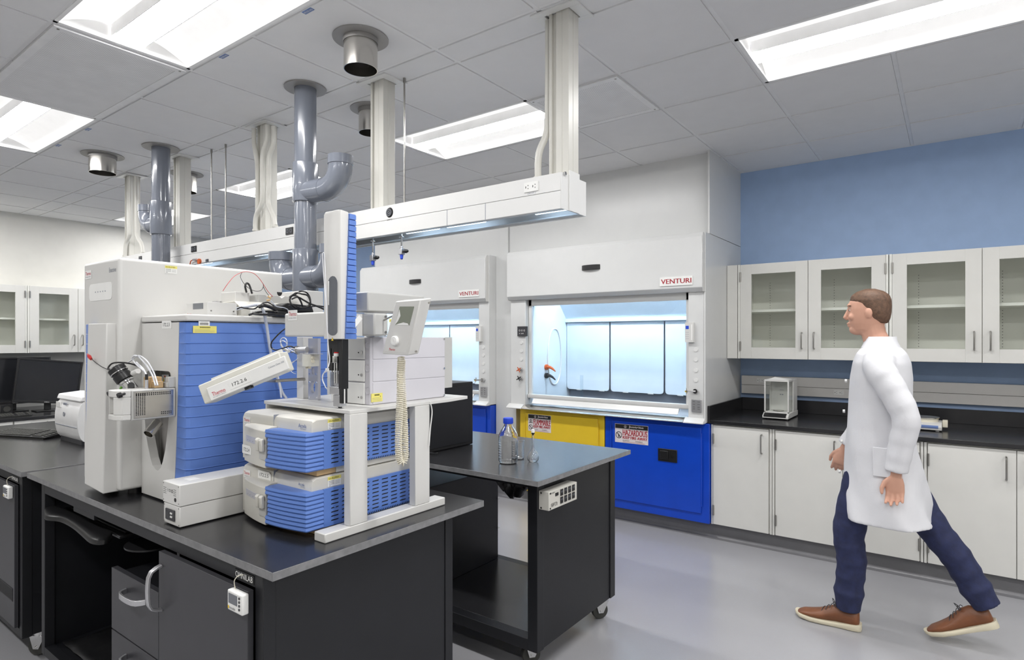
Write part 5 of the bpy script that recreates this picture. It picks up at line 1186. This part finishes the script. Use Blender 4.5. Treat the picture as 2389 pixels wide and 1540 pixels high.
# vial stack with three drawers
vx0, vx1, vy0, vy1 = -1.675, -1.540, 1.305, 1.665
MB().box(vx0, vx1, vy0, vy1, 1.2825, 1.506).build('stack_housing', LILAC, au, bv=.002)
MB().box(vx0+.02, vx1-.003, vy1+.001, vy1+.045, 1.315, 1.507).build('stack_rear', BEIGED, au, bv=.001)
for k, z in enumerate((1.2845, 1.359, 1.433)):
    MB().box(vx1, vx1+.0015, vy0+.012, vy1-.002, z+.0005, z+.0705 if k < 2 else z+.072).build('side_panel', LILAC, au, bv=.0005)
    d2 = MB().box(vx0-.06, vx1-.022, vy0-.006, vy0-.0005, z, z+.070).build('drawer_front', PAPER, au, bv=.002)
    MB().cyl((vx1-.034, vy0-.006, z+.022), (vx1-.034, vy0-.008, z+.022), .005, 14).build('drawer_screw', CHROME, d2)
    MB().cyl((vx1-.050, vy0-.006, z+.022), (vx1-.050, vy0-.0065, z+.022), .0025, 10).build('drawer_hole', INK, d2)
    MB().lathe((vx1-.009, vy0-.0002, z+.045), [(.001, 0), (.010, 0), (.012, .002)], 14, (0, -1, 0)).build('finger_notch', LILAC, au)
MB().box(vx0-.06, vx0-.0005, vy0, vy0+.30, 1.2825, 1.506).build('stack_side_housing', LILAC, au)
for y, z in ((vy1-.006, 1.500), (vy1-.006, 1.39), (vy1-.006, 1.289)): MB().cyl((vx1+.0015, y, z), (vx1+.004, y, z), .0035, 10).build('stack_screw', CHROME, au)
c0 = fX(866, 938, vx1+.002); c1 = fX(911, 920, vx1+.002); yellow_tag(au, (vx1+.002, c0.y, 1.292), UY, UZ, NX, .048, .028, True)
# syringe head in front of the arm
hx = -1.545
MB().box(hx+.008, hx+.026, 1.178, 1.202, 1.345, 1.499).box(hx-.060, hx+.006, 1.190, 1.2045, 1.40, 1.4995).box(hx+.010, hx+.024, 1.180, 1.20, 1.300, 1.345).build('black_rail', PLB, au, bv=.001)
s_ = (hx-.012, 1.196)
m = MB().cyl((*s_, 1.385), (*s_, 1.44), .0045, 12).box(s_[0]-.016, s_[0]+.018, 1.186, 1.206, 1.352, 1.392).box(s_[0]-.034, s_[0]+.014, 1.184, 1.206, 1.325, 1.350).box(s_[0]-.018, s_[0]+.018, 1.186, 1.21, 1.2875, 1.324); m.build('syringe_block', ALU, au, bv=.002)
m = MB().cyl((s_[0]-.006, 1.184, 1.36), (s_[0]-.006, 1.184, 1.425), .003, 10).cyl((s_[0]+.005, 1.184, 1.36), (s_[0]+.005, 1.184, 1.425), .003, 10).box(s_[0]-.013, s_[0]+.010, 1.180, 1.198, 1.425, 1.446); m.build('syringe_barrel', CHROME, au, bv=.001)
MB().cyl((s_[0]-.002, 1.189, 1.446), (s_[0]-.002, 1.189, 1.455), .010, 16).build('syringe_top', PAPER, au); MB().cyl((s_[0]-.002, 1.189, 1.455), (s_[0]-.002, 1.189, 1.459), .009, 16).build('red_ring', REDP, au)
MB().cyl((s_[0]-.030, 1.196, 1.350), (s_[0]-.030, 1.196, 1.395), .009, 14).build('vial_grip', GINK, au)
MB().box(s_[0]-.040, s_[0]-.022, 1.188, 1.202, 1.40, 1.425).cyl((s_[0]+.002, 1.198, 1.283), (s_[0]+.002, 1.198, 1.29), .006, 10).build('head_clamp', PLB, au, bv=.001)
MB().box(s_[0]-.034, s_[0]-.030, 1.19, 1.195, 1.352, 1.47).build('guide_rod', PAPER, au)
MB().cyl((hx+.030, 1.184, 1.30), (hx+.030, 1.184, 1.345), .002, 8).build('guide_rod', PAPER, au)
# wash station and valve on the left
MB().box(-1.945, -1.905, 1.305, 1.345, 1.2825, 1.5075).build('support_post', CREAM, au, bv=.001)
bx0, bx1 = -1.868, -1.812
m = MB(); bw = (bx0, bx1, 1.300, 1.312)
zs = [1.2825, 1.305, 1.350, 1.372, 1.400, 1.502]
m.box(*bw, zs[0], zs[1]).box(*bw, zs[2], zs[3]).box(*bw, zs[4], zs[5])
for za, zb_ in ((zs[1], zs[2]), (zs[3], zs[4])):
    zc, rr_ = (za+zb_)/2, (zb_-za)/2-.001; cxh = (bx0+bx1)/2; n = 20
    for sg in (-1, 1):
        pts = [(cxh+sg*rr_*.62*math.sin(PI*k/n), zc-rr_*math.cos(PI*k/n)) for k in range(n+1)]
        pts = [(cxh, za)]+pts+[(cxh, zb_), (bx0 if sg < 0 else bx1, zb_), (bx0 if sg < 0 else bx1, za)]
        for k in range(n):
            (xa_, z_a), (xb_, z_b) = (cxh+sg*rr_*.62*math.sin(PI*k/n), zc-rr_*math.cos(PI*k/n)), (cxh+sg*rr_*.62*math.sin(PI*(k+1)/n), zc-rr_*math.cos(PI*(k+1)/n)); e = bx0 if sg < 0 else bx1
            m.box(min(xa_, e), max(xb_, e), 1.300, 1.312, z_a, z_b) if sg < 0 else m.box(min(xb_, e, xa_), e, 1.300, 1.312, z_a, z_b)
    m.box(*bw, za, za+.001).box(*bw, zb_-.001, zb_)
m.build('perforated_bracket', ALU, au, smooth=False)
m = MB()
for z in (1.29, 1.345, 1.375, 1.405):
    for x in (bx0+.008, bx1-.008): m.cyl((x, 1.3, z), (x, 1.2985, z), .003, 8)
m.build('bracket_screws', CHROME, au)
q = fY(725, 840, 1.28); m = MB().cyl((q.x, 1.275, q.z-.022), (q.x, 1.275, q.z+.020), .0245, 28).box(q.x-.0245, q.x+.0245, 1.275, 1.298, q.z-.022, q.z+.020); m.build('wash_cup', FROST, au, bv=.001)
for sx in (-.027, .027):
    for dz in (-.004, .008): MB().cyl((q.x+sx-.004, 1.27, q.z+dz), (q.x+sx+.004, 1.27, q.z+dz), .0055, 12).build('ivory_fitting', IVORY, au)
for sx in (-.008, .008): MB().cyl((q.x+sx, 1.27, q.z-.030), (q.x+sx, 1.27, q.z-.022), .005, 12).build('ivory_fitting', IVORY, au)
MB().box(q.x-.018, q.x+.045, 1.262, 1.298, q.z+.0205, q.z+.0225).build('cup_plate', ALU, au)
v_ = fY(692, 817, 1.27); MB().cyl(v_+Vector((-.004, 0, 0)), v_+Vector((.045, .012, .002)), .0105, 18).build('valve_barrel', ALU, au)
m = MB().lathe(v_, [(.001, -.004), (.014, -.004), (.0155, -.001), (.0155, .006), (.001, .006)], 22, (1, .2, 0)); m.build('valve_disc', CHROME, au)
m = MB()
for a_ in (0, 1.3, 2.6, 3.9, 5.2): m.cyl(v_+Vector((-.004, .008*math.cos(a_), .008*math.sin(a_))), v_+Vector((-.018, .010*math.cos(a_)-.003, .011*math.sin(a_))), .0028, 8)
m.build('valve_fittings', NICKEL, au)
def wire(name, pts, y, r, mt, k=6): return MB().tube(smoothpts([fY(px, py, y+(.006*math.sin(i*1.7))) for i, (px, py) in enumerate(pts)], k), r, 8).build(name, mt, au)
wire('white_tube', [(688, 822), (672, 812), (668, 800), (658, 795), (655, 805), (662, 812), (670, 804), (668, 792), (660, 788), (654, 796), (660, 810), (668, 818)], 1.24, .0016, TUBE)
wire('white_tube', [(676, 818), (660, 818), (652, 832), (655, 845), (668, 850), (688, 842), (695, 835)], 1.25, .0013, TUBE)
wire('white_tube', [(693, 838), (680, 850), (676, 862), (684, 870), (690, 872)], 1.27, .001, TUBE)
wire('white_tube', [(752, 590), (755, 640), (760, 700), (763, 760), (766, 810), (769, 840), (764, 860), (756, 870), (753, 885), (760, 905)], 1.155, .0016, TUBE)
wire('white_tube', [(765, 866), (754, 872), (752, 885), (757, 898), (763, 908)], 1.16, .0013, TUBE)
wire('white_tube', [(753, 590), (757, 596), (760, 660), (762, 720)], 1.15, .0012, TUBE)
wire('black_cable', [(668, 765), (655, 775), (642, 788), (633, 800), (634, 812), (645, 817), (662, 812), (676, 808), (688, 812)], 1.22, .0025, PLB)
k = fY(764, 863, 1.16); MB().box(k.x-.004, k.x+.004, 1.155, 1.163, k.z-.004, k.z+.005).build('tube_clip', PAPER, au)
k0, k1 = fY(663, 816, 1.23), fY(674, 820, 1.23); MB().tube([k0+UX*-.004+UZ*.004, k1], .0055, 8).build('tube_joint', PAPER, au)

# hand controller with coiled cord
hc = thing('hand_controller', 'tilted white hand controller with a knob and coiled cord hanging on the stand', 'controller', fY(935, 760, 1.25))
YC = 1.25; fc_ = [fY(891, 826, YC), fY(951, 830, YC), fY(981, 699, YC), fY(923, 703, YC)]; back = Vector((.012, .034, .006))
m = MB(); quad(m, fc_, back); m.build('controller_body', CREAM, hc, bv=.003)
o_ = fc_[0]; ux = (fc_[1]-fc_[0]); uz = ((fc_[3]-fc_[0])+(fc_[2]-fc_[1]))/2; nn = Vector((0, -1, 0))
def cq(u0, v0, u1, v1, d=.0012): return [o_+ux*u+uz*v+nn*d for u, v in ((u0, v0), (u1, v0), (u1, v1), (u0, v1))]
m = quad(MB(), cq(.10, .05, .92, .93, .0008), (0, .0008, 0)); m.build('bezel_plate', CREAM, hc, smooth=False)
m = quad(MB(), cq(.26, .55, .80, .89, .0016), (0, .0008, 0)); m.use(1); quad(m, [o_+ux*u+uz*v+nn*.002 for u, v in ((.26, .55), (.78, .55), (.72, .585), (.55, .60), (.38, .575))], (0, .0003, 0)); quad(m, [o_+ux*u+uz*v+nn*.002 for u, v in ((.26, .56), (.33, .62), (.38, .72), (.33, .78), (.28, .84))], (0, .0003, 0)); m.build('display', [LCDG, PAPER], hc, smooth=False)
MB().tube([o_+ux*.45+uz*.8+back, o_+ux*.2+uz*.85+back*1.3, Vector((-1.4665, 1.30, 1.56))], .003, 8).build('hanging_hook', NICKEL, hc)
kc = o_+ux*.42+uz*.26; MB().lathe(kc, [(.001, .010), (.0125, .010), (.0145, .008), (.0150, 0)], 28, nn).lathe(kc, [(.006, .0100), (.006, .0106), (.0072, .0106), (.0072, .0100)], 20, nn).build('dial_knob', PAPER, hc)
MB().text('Thermo', o_+ux*.24+uz*.075+nn*.0014, ux, uz, .028, .008).build('logo', THR, hc, smooth=False)
for u_c, v_c in ((1.10, .94), (1.07, .06)):
    k = o_+ux*u_c+uz*v_c+back*.5; MB().cyl(k, k+Vector((.004, -.002, 0)), .0035, 10).build('side_screw', NICKEL, hc)
path = smoothpts([fY(x, y, 1.25+dy) for x, y, dy in ((936, 832, .02), (934, 870, .01), (934, 910, 0), (932, 960, -.005), (930, 1010, -.005), (930, 1050, -.005), (932, 1072, 0), (938, 1080, .008), (944, 1070, .016), (945, 1040, .018), (944, 1000, .02), (942, 960, .022), (939, 915, .024), (937, 870, .03), (938, 840, .03))], 8)
hel = []; turns_per = 2.0; acc = 0
for i in range(len(path)-1):
    a, b = path[i], path[i+1]; seg_ = (b-a); n = max(2, int(seg_.length/.0008)); d_ = seg_.normalized(); u1 = d_.orthogonal().normalized() if i == 0 else (u1-d_*u1.dot(d_)).normalized(); v1 = d_.cross(u1)
    for j in range(n):
        t_ = j/n; acc += seg_.length/n; ph = acc/.0056*2*PI; hel.append(a+seg_*t_+(u1*math.cos(ph)+v1*math.sin(ph))*.0098)
MB().tube(hel, .0021, 6).build('coiled_cord', IVORY, hc)

# ------------------------------------------------------------------ things on the spectrometer lid
ZL = 1.5883
t = thing('oven_controller', 'small white controller with a grey display on top of the spectrometer', 'controller', (-2.29, 1.17, ZL))
MB().box(-2.375, -2.215, 1.112, 1.225, ZL+.0005, 1.637).build('housing', CREAM, t, bv=.001)
c0, c1 = fY(451, 722, 1.112), fY(474, 707, 1.112); MB().box(c0.x, c1.x, 1.1105, 1.1125, c0.z, c1.z).build('display', LCD, t, smooth=False)
MB().text('Thermo', (-2.368, 1.1112, 1.5925), UX, UZ, .035, .006).build('logo', THR, t, smooth=False)
for y in (1.126, 1.212): MB().cyl((-2.215, y, 1.605), (-2.2138, y, 1.605), .003, 10).build('screw', NICKEL, t)
t = pump_root = thing('syringe_pump', 'low beige syringe pump with notched blocks on top of the spectrometer', 'lab instrument', (-2.3, 1.4, ZL))
MB().prism([(-2.42, ZL+.0005), (-2.42, ZL+.055), (-2.25, ZL+.06), (-2.20, ZL+.03), (-2.20, ZL+.0005)], 'y', 1.235, 1.50).build('pump_body', BEIGE, t, bv=.002)
MB().box(-2.40, -2.29, 1.26, 1.32, ZL+.06, ZL+.10).build('pusher_block', CREAM, t, bv=.002)
m = MB().prism([(1.34, ZL+.06), (1.34, ZL+.092), (1.37, ZL+.092), (1.385, ZL+.082), (1.40, ZL+.092), (1.43, ZL+.092), (1.445, ZL+.082), (1.46, ZL+.092), (1.49, ZL+.088), (1.49, ZL+.06)], 'x', -2.36, -2.26); m.build('syringe_cradle', BEIGED, t, bv=.001)
MB().text('300', (-2.27, 1.30, ZL+.0612), UY, Vector((-1, 0, 0)), .05, .012).build('model_number', BINK, t, smooth=False)
MB().box(-2.44, -2.40, 1.245, 1.262, ZL+.056, ZL+.066).build('clamp', ALU, t)
note(t, '172.2.1', (-2.1995, 1.27, ZL+.004), UY, UZ, NX, .075, .022, .05)
t = thing('valve_box', 'small white box with a dark half-round window behind the black cables', 'box', (-2.3, 1.56, ZL))
b0 = fX(638, 706, -2.20); MB().box(-2.40, -2.19, 1.515, 1.60, ZL+.0005, 1.705).build('housing', CREAM, t, bv=.003)
m = MB(); k = fX(652, 684, -2.19); m.add([(-2.1893, k.y+.012*math.cos(a_), k.z+.004-.016*math.sin(a_)) for a_ in [PI*i/10 for i in range(11)]], [tuple(range(11))]); m.build('window', INK, t, smooth=False)
spu = pump_root
t = pad = thing('power_adapter', 'black power adapter with coiled cables lying on the spectrometer', 'power adapter', (-2.2, 1.42, ZL))
pa = fX(640, 715, -2.17); MB().box(-2.195, -2.125, 1.34, 1.50, ZL+.0005, ZL+.022).build('lower_case', PLB, t, bv=.004)
MB().prism([(1.365, ZL+.0225), (1.36, ZL+.045), (1.39, ZL+.055), (1.50, ZL+.048), (1.51, ZL+.0225)], 'x', -2.195, -2.13).build('upper_case', PLB, t, bv=.003)
def wl(name, pts, r, mt, X=-2.12):
    t = spu if X < -2.22 else pad
    return MB().tube(smoothpts([fX(px, py, X+.008*math.sin(i*1.9)) for i, (px, py) in enumerate(pts)], 6), r, 8).build(name, mt, t)
wl('cable_loop', [(757, 716), (735, 714), (715, 718), (695, 720), (682, 712), (676, 700), (682, 690), (694, 692), (702, 704), (704, 716), (690, 722), (675, 712)], .0035, PLB, -2.05)
wl('cable_loop', [(675, 694), (690, 684), (705, 686), (718, 690), (724, 704), (722, 714), (708, 719), (692, 716)], .0035, PLB, -2.04)
wl('cable_loop', [(680, 698), (694, 693), (708, 700), (722, 708), (738, 714), (757, 722)], .0035, PLB, -2.03)
wl('cable_loop', [(685, 690), (700, 680), (714, 682), (722, 692), (724, 706), (716, 716)], .003, PLB, -2.06)
wl('flat_cable', [(580, 735), (600, 729), (625, 727), (650, 731), (668, 732)], .004, PLB, -2.13); wl('flat_cable', [(590, 732), (615, 734), (640, 733), (668, 736)], .004, PLB, -2.12)
wl('strain_relief', [(602, 716), (615, 712), (630, 716), (645, 722)], .008, PLB, -2.12); wl('black_cable', [(553, 721), (562, 717), (570, 719), (590, 721), (600, 717), (612, 708), (625, 706), (640, 714)], .0026, PLB, -2.14)
wl('thin_red_wire', [(520, 679), (530, 664), (545, 646), (560, 637), (575, 634), (592, 638), (605, 650), (616, 666), (625, 680), (636, 692)], .0011, REDP, -2.25)
wl('thin_wire', [(564, 637), (561, 646), (568, 660), (580, 672), (595, 679), (608, 678), (614, 670), (614, 662)], .0011, INK, -2.25); wl('thin_wire', [(614, 668), (620, 680), (628, 691)], .0011, INK, -2.25)
wl('thin_white_wire', [(562, 647), (564, 662), (567, 678)], .0012, TUBE, -2.26); wl('black_handle', [(575, 682), (572, 668), (576, 661), (582, 666), (588, 685)], .004, PLB, -2.27)
wl('brass_connector', [(625, 691), (632, 696)], .004, TAN, -2.20); wl('brass_connector', [(622, 701), (630, 700)], .004, TAN, -2.20)
t = thing('grey_hose', 'light grey hose draped over the spectrometer and down behind the column oven', 'hose', fX(620, 760, -2.15))
MB().tube(smoothpts([fX(px, py, X_) for px, py, X_ in ((553, 721, -2.19), (575, 716, -2.15), (603, 712, -2.13), (615, 727, -2.12), (622, 760, -2.14), (627, 795, -2.145), (632, 825, -2.148), (640, 860, -2.148), (650, 890, -2.145), (658, 915, -2.14), (668, 930, -2.13))], 6), .0058, 10).build('hose', GTUBE, t)
MB().tube(smoothpts([fX(px, py, X_) for px, py, X_ in ((646, 870, -2.14), (652, 895, -2.14), (656, 928, -2.13))], 6), .0035, 8).build('thin_hose', TUBE, t)
MB().tube(smoothpts([fX(px, py, -2.13) for px, py in ((632, 702), (645, 715), (662, 718), (672, 724), (668, 735))], 6), .0022, 8).build('thin_cable', GTUBE, pad)

# ------------------------------------------------------------------ person in a white lab coat, mid-stride
SKIN = mat('skin', (.60, .33, .235), .5, var=.05)
COAT = mat('lab_coat_cotton', (.72, .72, .745), .8, var=.02, bump=.15, bscale=260)
JEAN = mat('navy_denim', (.018, .024, .075), .8, var=.2, nscale=30, bump=.2, bscale=300)
LEATH = mat('brown_leather', (.19, .068, .027), .42, var=.18, nscale=14, bump=.1, bscale=150)
SOLE = mat('cream_rubber', (.72, .66, .50), .6)
HAIR = mat('brown_hair', (.12, .065, .038), .6, var=.3, nscale=60, bump=.5, bscale=250)
per = thing('person', 'person walking left in a white lab coat, navy trousers and brown shoes', 'person', (-.28, 3.59, 0))
def vox(o, v, sm=4):
    r = o.modifiers.new('r', 'REMESH'); r.mode = 'VOXEL'; r.voxel_size = v; r.use_smooth_shade = True
    s = o.modifiers.new('s', 'SMOOTH'); s.factor = .5; s.iterations = sm
def ell(c, rx, ry, n=28, ph=0, wob=0, k=0): return [(c[0]+(rx+wob*math.sin(3*a_+k)+wob*.7*math.sin(7*a_+2*k))*math.cos(a_), c[1]+(ry+wob*math.sin(4*a_+k))*math.sin(a_), c[2]) for a_ in [2*PI*i/n for i in range(n)]]
CY_ = 3.585
# body: head, neck, trunk, arms and hands in one mesh
b = MB(); hc_ = Vector((-.352, CY_, 1.635))
head = [(-.118, .020, .018, .006), (-.108, .050, .042, .004), (-.085, .068, .056, -.004), (-.055, .080, .064, -.004), (-.02, .090, .070, 0), (.02, .096, .075, .004), (.055, .094, .076, .006), (.085, .078, .066, .008), (.105, .052, .046, .008), (.117, .018, .016, .008)]
b.loft([ell((hc_.x+dx, hc_.y, hc_.z+z), rx, ry, 24) for z, rx, ry, dx in head])
b.ball(hc_+Vector((-.045, 0, -.085)), (.042, .036, .030))                     # chin and jaw
b.tube([hc_+Vector((-.086, 0, .025)), hc_+Vector((-.096, 0, -.003)), hc_+Vector((-.104, 0, -.022)), hc_+Vector((-.092, 0, -.032))], [.008, .010, .0125, .009], 10)   # nose
b.ball(hc_+Vector((-.083, 0, .040)), (.012, .040, .010)); b.ball(hc_+Vector((-.086, 0, -.054)), (.012, .024, .006)); b.ball(hc_+Vector((-.083, 0, -.067)), (.011, .020, .007))
for s in (-1, 1):
    b.ball(hc_+Vector((.012, s*.076, -.005)), (.015, .007, .026)); b.ball(hc_+Vector((-.066, s*.036, -.02)), (.02, .018, .02))
b.tube([hc_+Vector((.012, 0, -.05)), (-.325, CY_, 1.52), (-.295, CY_, 1.44)], [.058, .056, .066], 16)
b.loft([ell((-.292, CY_, z), rx, ry) for z, rx, ry in ((1.46, .06, .09), (1.42, .09, .165), (1.32, .11, .175), (1.15, .11, .155), (1.0, .115, .16), (.90, .11, .15))])
SHL, SHR = Vector((-.290, CY_-.185, 1.395)), Vector((-.292, CY_+.185, 1.395))
EL, WL = Vector((-.175, CY_-.235, 1.125)), Vector((-.215, CY_-.225, .875))
ER, WR = Vector((-.345, CY_+.235, 1.125)), Vector((-.475, CY_+.200, .905))
b.tube([SHL, EL, WL], [.050, .040, .027], 14); b.tube([SHR, ER, WR], [.050, .040, .027], 14)
def hand(b, w_, d_, side):
    d_ = Vector(d_).normalized(); pl = Vector((0, side, 0)); pl = (pl-d_*pl.dot(d_)).normalized(); ac = d_.cross(pl).normalized()
    if ac.x > 0: ac = -ac                                        # towards the thumb, i.e. forward
    def pt(l, a, p): return w_+d_*l+ac*a-pl*p
    b.loft([[pt(l, wd*math.cos(t_)+off, th_*math.sin(t_)) for t_ in [2*PI*i/14 for i in range(14)]] for l, wd, th_, off in ((-.02, .024, .019, 0), (.01, .028, .017, 0), (.04, .038, .016, .001), (.075, .041, .014, .001), (.092, .038, .011, 0))])
    for i, (a0, L_) in enumerate(((.029, .066), (.010, .076), (-.010, .070), (-.028, .054))):
        c1, c2, c3 = .45*L_, .30*L_, .25*L_; q = [pt(.080, a0, 0)]; ang = .28+.06*i; l, p_ = .080, 0
        for c_, k_ in ((c1, .0), (c2, .45), (c3, .85)):
            l += c_*math.cos(ang+k_); p_ -= -c_*math.sin(ang+k_); q.append(pt(l, a0*(1+.06*len(q)), -p_*-1))
        b.tube(q, [.0098, .0088, .0080, .0068], 10); b.ball(q[-1], .0068, 8)
    q = [pt(.015, .020, 0), pt(.040, .044, .008), pt(.068, .054, .016), pt(.090, .052, .022)]
    b.tube(q, [.014, .0115, .0100, .0080], 10); b.ball(q[-1], .0080, 8)
hand(b, WL+Vector((0, 0, -.02)), (-.05, .03, -1), 1); hand(b, WR+Vector((-.008, 0, -.018)), (-.30, -.05, -1), -1)
o = b.build('body', SKIN, per); vox(o, .0042, 3)
m = MB()
for s in (-1, 1): m.ball(hc_+Vector((-.0775, s*.034, .014)), (.0048, .0068, .0034), 10)
m.build('eyes', PAPER, per)
m = MB()
for s in (-1, 1): m.ball(hc_+Vector((-.0826, s*.033, .014)), (.0018, .0040, .0040), 10)
m.build('irises', INK, per)
m = MB()
for s in (-1, 1):
    m.loft([[(hc_.x-.086+.006*abs(t_)**2, hc_.y+s*(.030+.017*t_), hc_.z+.034+.003*(1-t_*t_)+dz) for dz in (0, .005)]+[(hc_.x-.078+.006*abs(t_)**2, hc_.y+s*(.030+.017*t_), hc_.z+.034+.003*(1-t_*t_)+dz) for dz in (.005, 0)] for t_ in (-1, -.5, 0, .5, 1)])
m.build('eyebrows', HAIR, per)
# hair: short cap from the forehead to the nape
m = MB(); rings = []
hr = [(-.055, .030, .040, .058), (-.030, .055, .066, .044), (0, .074, .076, .030), (.035, .086, .079, .019), (.065, .094, .080, .010), (.090, .086, .072, .009), (.110, .062, .053, .009), (.124, .022, .020, .009)]
m.loft([ell((hc_.x+dx, hc_.y, hc_.z+z), rx, ry, 28) for z, rx, ry, dx in hr]); o = m.build('hair', HAIR, per); vox(o, .006, 2)
# lab coat
m = MB(); prof = [(1.468, -.293, .066, .078, 0), (1.452, -.293, .092, .120, 0), (1.425, -.293, .112, .180, 0), (1.38, -.293, .128, .208, .001), (1.30, -.293, .138, .205, .002), (1.18, -.296, .140, .192, .003), (1.05, -.300, .146, .190, .004), (.95, -.298, .158, .200, .005), (.84, -.292, .172, .212, .008), (.72, -.284, .190, .222, .012), (.63, -.276, .205, .230, .016), (.588, -.268, .212, .234, .018)]
m.loft([ell((cx_, CY_, z), rx, ry, 48, 0, wb, z*9) for z, cx_, rx, ry, wb in prof])
m.tube(smoothpts([SHL+Vector((0, .05, .0)), SHL+Vector((.006, -.008, -.045)), (SHL+EL)/2+Vector((0, -.008, 0)), EL, (EL+WL)/2, WL+Vector((0, 0, -.002))], 5), [.074-.0010*i+.0018*math.sin(i*2.1) for i in range(26)], 20)
m.tube(smoothpts([SHR+Vector((0, -.05, .0)), SHR+Vector((0, .008, -.045)), (SHR+ER)/2+Vector((0, .008, 0)), ER, (ER+WR)/2, WR], 5), [.074-.0010*i+.0018*math.sin(i*1.9) for i in range(26)], 20)
o = m.build('lab_coat', COAT, per); vox(o, .008, 4)
m = MB(); m.loft([ell((-.296, CY_, z), rx, ry, 30) for z, rx, ry in ((1.455, .088, .105), (1.49, .073, .080), (1.512, .070, .072), (1.500, .064, .066), (1.455, .060, .064))]); o = m.build('coat_collar', COAT, per)
MB().box(-.31, -.19, CY_-.2335, CY_-.2275, .84, .98).build('coat_pocket', COAT, per, bv=.003)
for z in (1.28, 1.12, .96, .80): MB().cyl((-.446-(1.28-z)*.06, CY_-.01, z), (-.456-(1.28-z)*.06, CY_-.01, z), .009, 14).build('coat_button', PAPER, per)
# trousers
def legp(h, k, a, nm):
    pts = smoothpts([h, h.lerp(k, .5)+Vector((-.008, 0, 0)), k, k.lerp(a, .35)+Vector((.014, 0, 0)), k.lerp(a, .7)+Vector((.005, 0, 0)), a], 5); n = len(pts)
    rr = []
    for i in range(n):
        t_ = i/(n-1); r = .092-.020*min(1, t_/.45)-.010*max(0, (t_-.45)/.55); r += .0028*math.sin(i*2.2)+(.006*math.sin((t_-.8)/.2*PI*2) if t_ > .8 else 0); rr.append(r)
    return MB().tube(pts, rr, 26)
HL, KL, AL = Vector((-.335, CY_-.075, .90)), Vector((-.432, CY_-.06, .50)), Vector((-.438, CY_-.045, .098))
HR_, KR, AR = Vector((-.262, CY_+.085, .90)), Vector((-.075, CY_+.085, .545)), Vector((.135, CY_+.085, .215))
m = legp(HL, KL, AL, 'l'); m2 = legp(HR_, KR, AR, 'r'); m.add(m2.v, m2.f); m.loft([ell((-.295, CY_, z), .115, .16) for z in (.98, .92, .84)])
o = m.build('trousers', JEAN, per); vox(o, .007, 2)
# ankles (socks) and shoes
def shoe(o_, pitch, nm):
    Mx = Matrix.Translation(o_) @ Matrix.Rotation(pitch, 4, 'Y')     # local: toe at x=-.19, heel at x=.105, sole at z=0, pivot under the ball
    def T(m): m.v = [Mx @ v for v in m.v]; return m
    st_ = [(-.186, .012, .018, .010), (-.178, .030, .030, .006), (-.155, .043, .046, .003), (-.115, .050, .058, 0), (-.075, .050, .070, 0), (-.035, .043, .088, .001), (0, .038, .104, .003), (.035, .036, .112, .002), (.070, .036, .104, 0), (.095, .032, .098, 0), (.106, .018, .090, .002)]
    def ring(x, w_, zt, zb, k=1.0, lo=.016):
        zt_ = zt; out = []
        for i in range(20):
            a_ = 2*PI*i/20; c_, s_ = math.cos(a_), math.sin(a_); z = lo+zb+(zt_-lo)*(.5+.5*s_) if True else 0
            wd = w_*(1-.42*max(0, s_)**1.5); out.append((x, wd*(abs(c_)**.75)*(1 if c_ > 0 else -1), z))
        return out
    up = T(MB().loft([ring(x, w_*.96, zt, zb) for x, w_, zt, zb in st_])).build('shoe_upper', LEATH, per, ang=60)
    sl = [(-.196, .010), (-.190, .026), (-.170, .043), (-.12, .054), (-.07, .053), (-.02, .045), (.03, .040), (.075, .041), (.105, .034), (.116, .018)]
    def sr(x, w_): zt = .024+.010*max(0, x/.1) if x > -.15 else .024+.008*(-.15-x)/.04; zb = .0015+(.016*((-.14-x)/.05)**2 if x < -.14 else 0); return [(x, s*w_*k, z) for s, k, z in ((-1, .9, zb), (-1, 1, zb+.006), (-1, 1, zt-.004), (-1, .94, zt), (1, .94, zt), (1, 1, zt-.004), (1, 1, zb+.006), (1, .9, zb))]
    T(MB().loft([sr(*q) for q in sl])).build('shoe_sole', SOLE, per, ang=50)
    m = MB()
    for k in range(4):
        x = -.066+.019*k; z = .073+.0125*k+.003; m.tube(smoothpts([(x, -.027, z-.012), (x+.006, -.012, z+.002), (x+.012, .012, z+.003), (x+.016, .027, z-.010)], 3), .0018, 6)
    m.tube(smoothpts([(-.01, 0, .112), (-.005, -.02, .128), (.004, -.034, .112), (-.006, -.02, .104), (-.012, -.002, .112), (-.02, .02, .126), (-.012, .033, .108), (-.01, .004, .112)], 4), .0018, 6)
    T(m).build('shoe_laces', DGREY, up)
shoe(Vector((-.492, CY_-.045, .0005)), 0, 'l')
shoe(Vector((.088, CY_+.085, .0052)), rad(-24), 'r') if False else shoe(Vector((.075, CY_+.085, .083)), rad(-24), 'r')
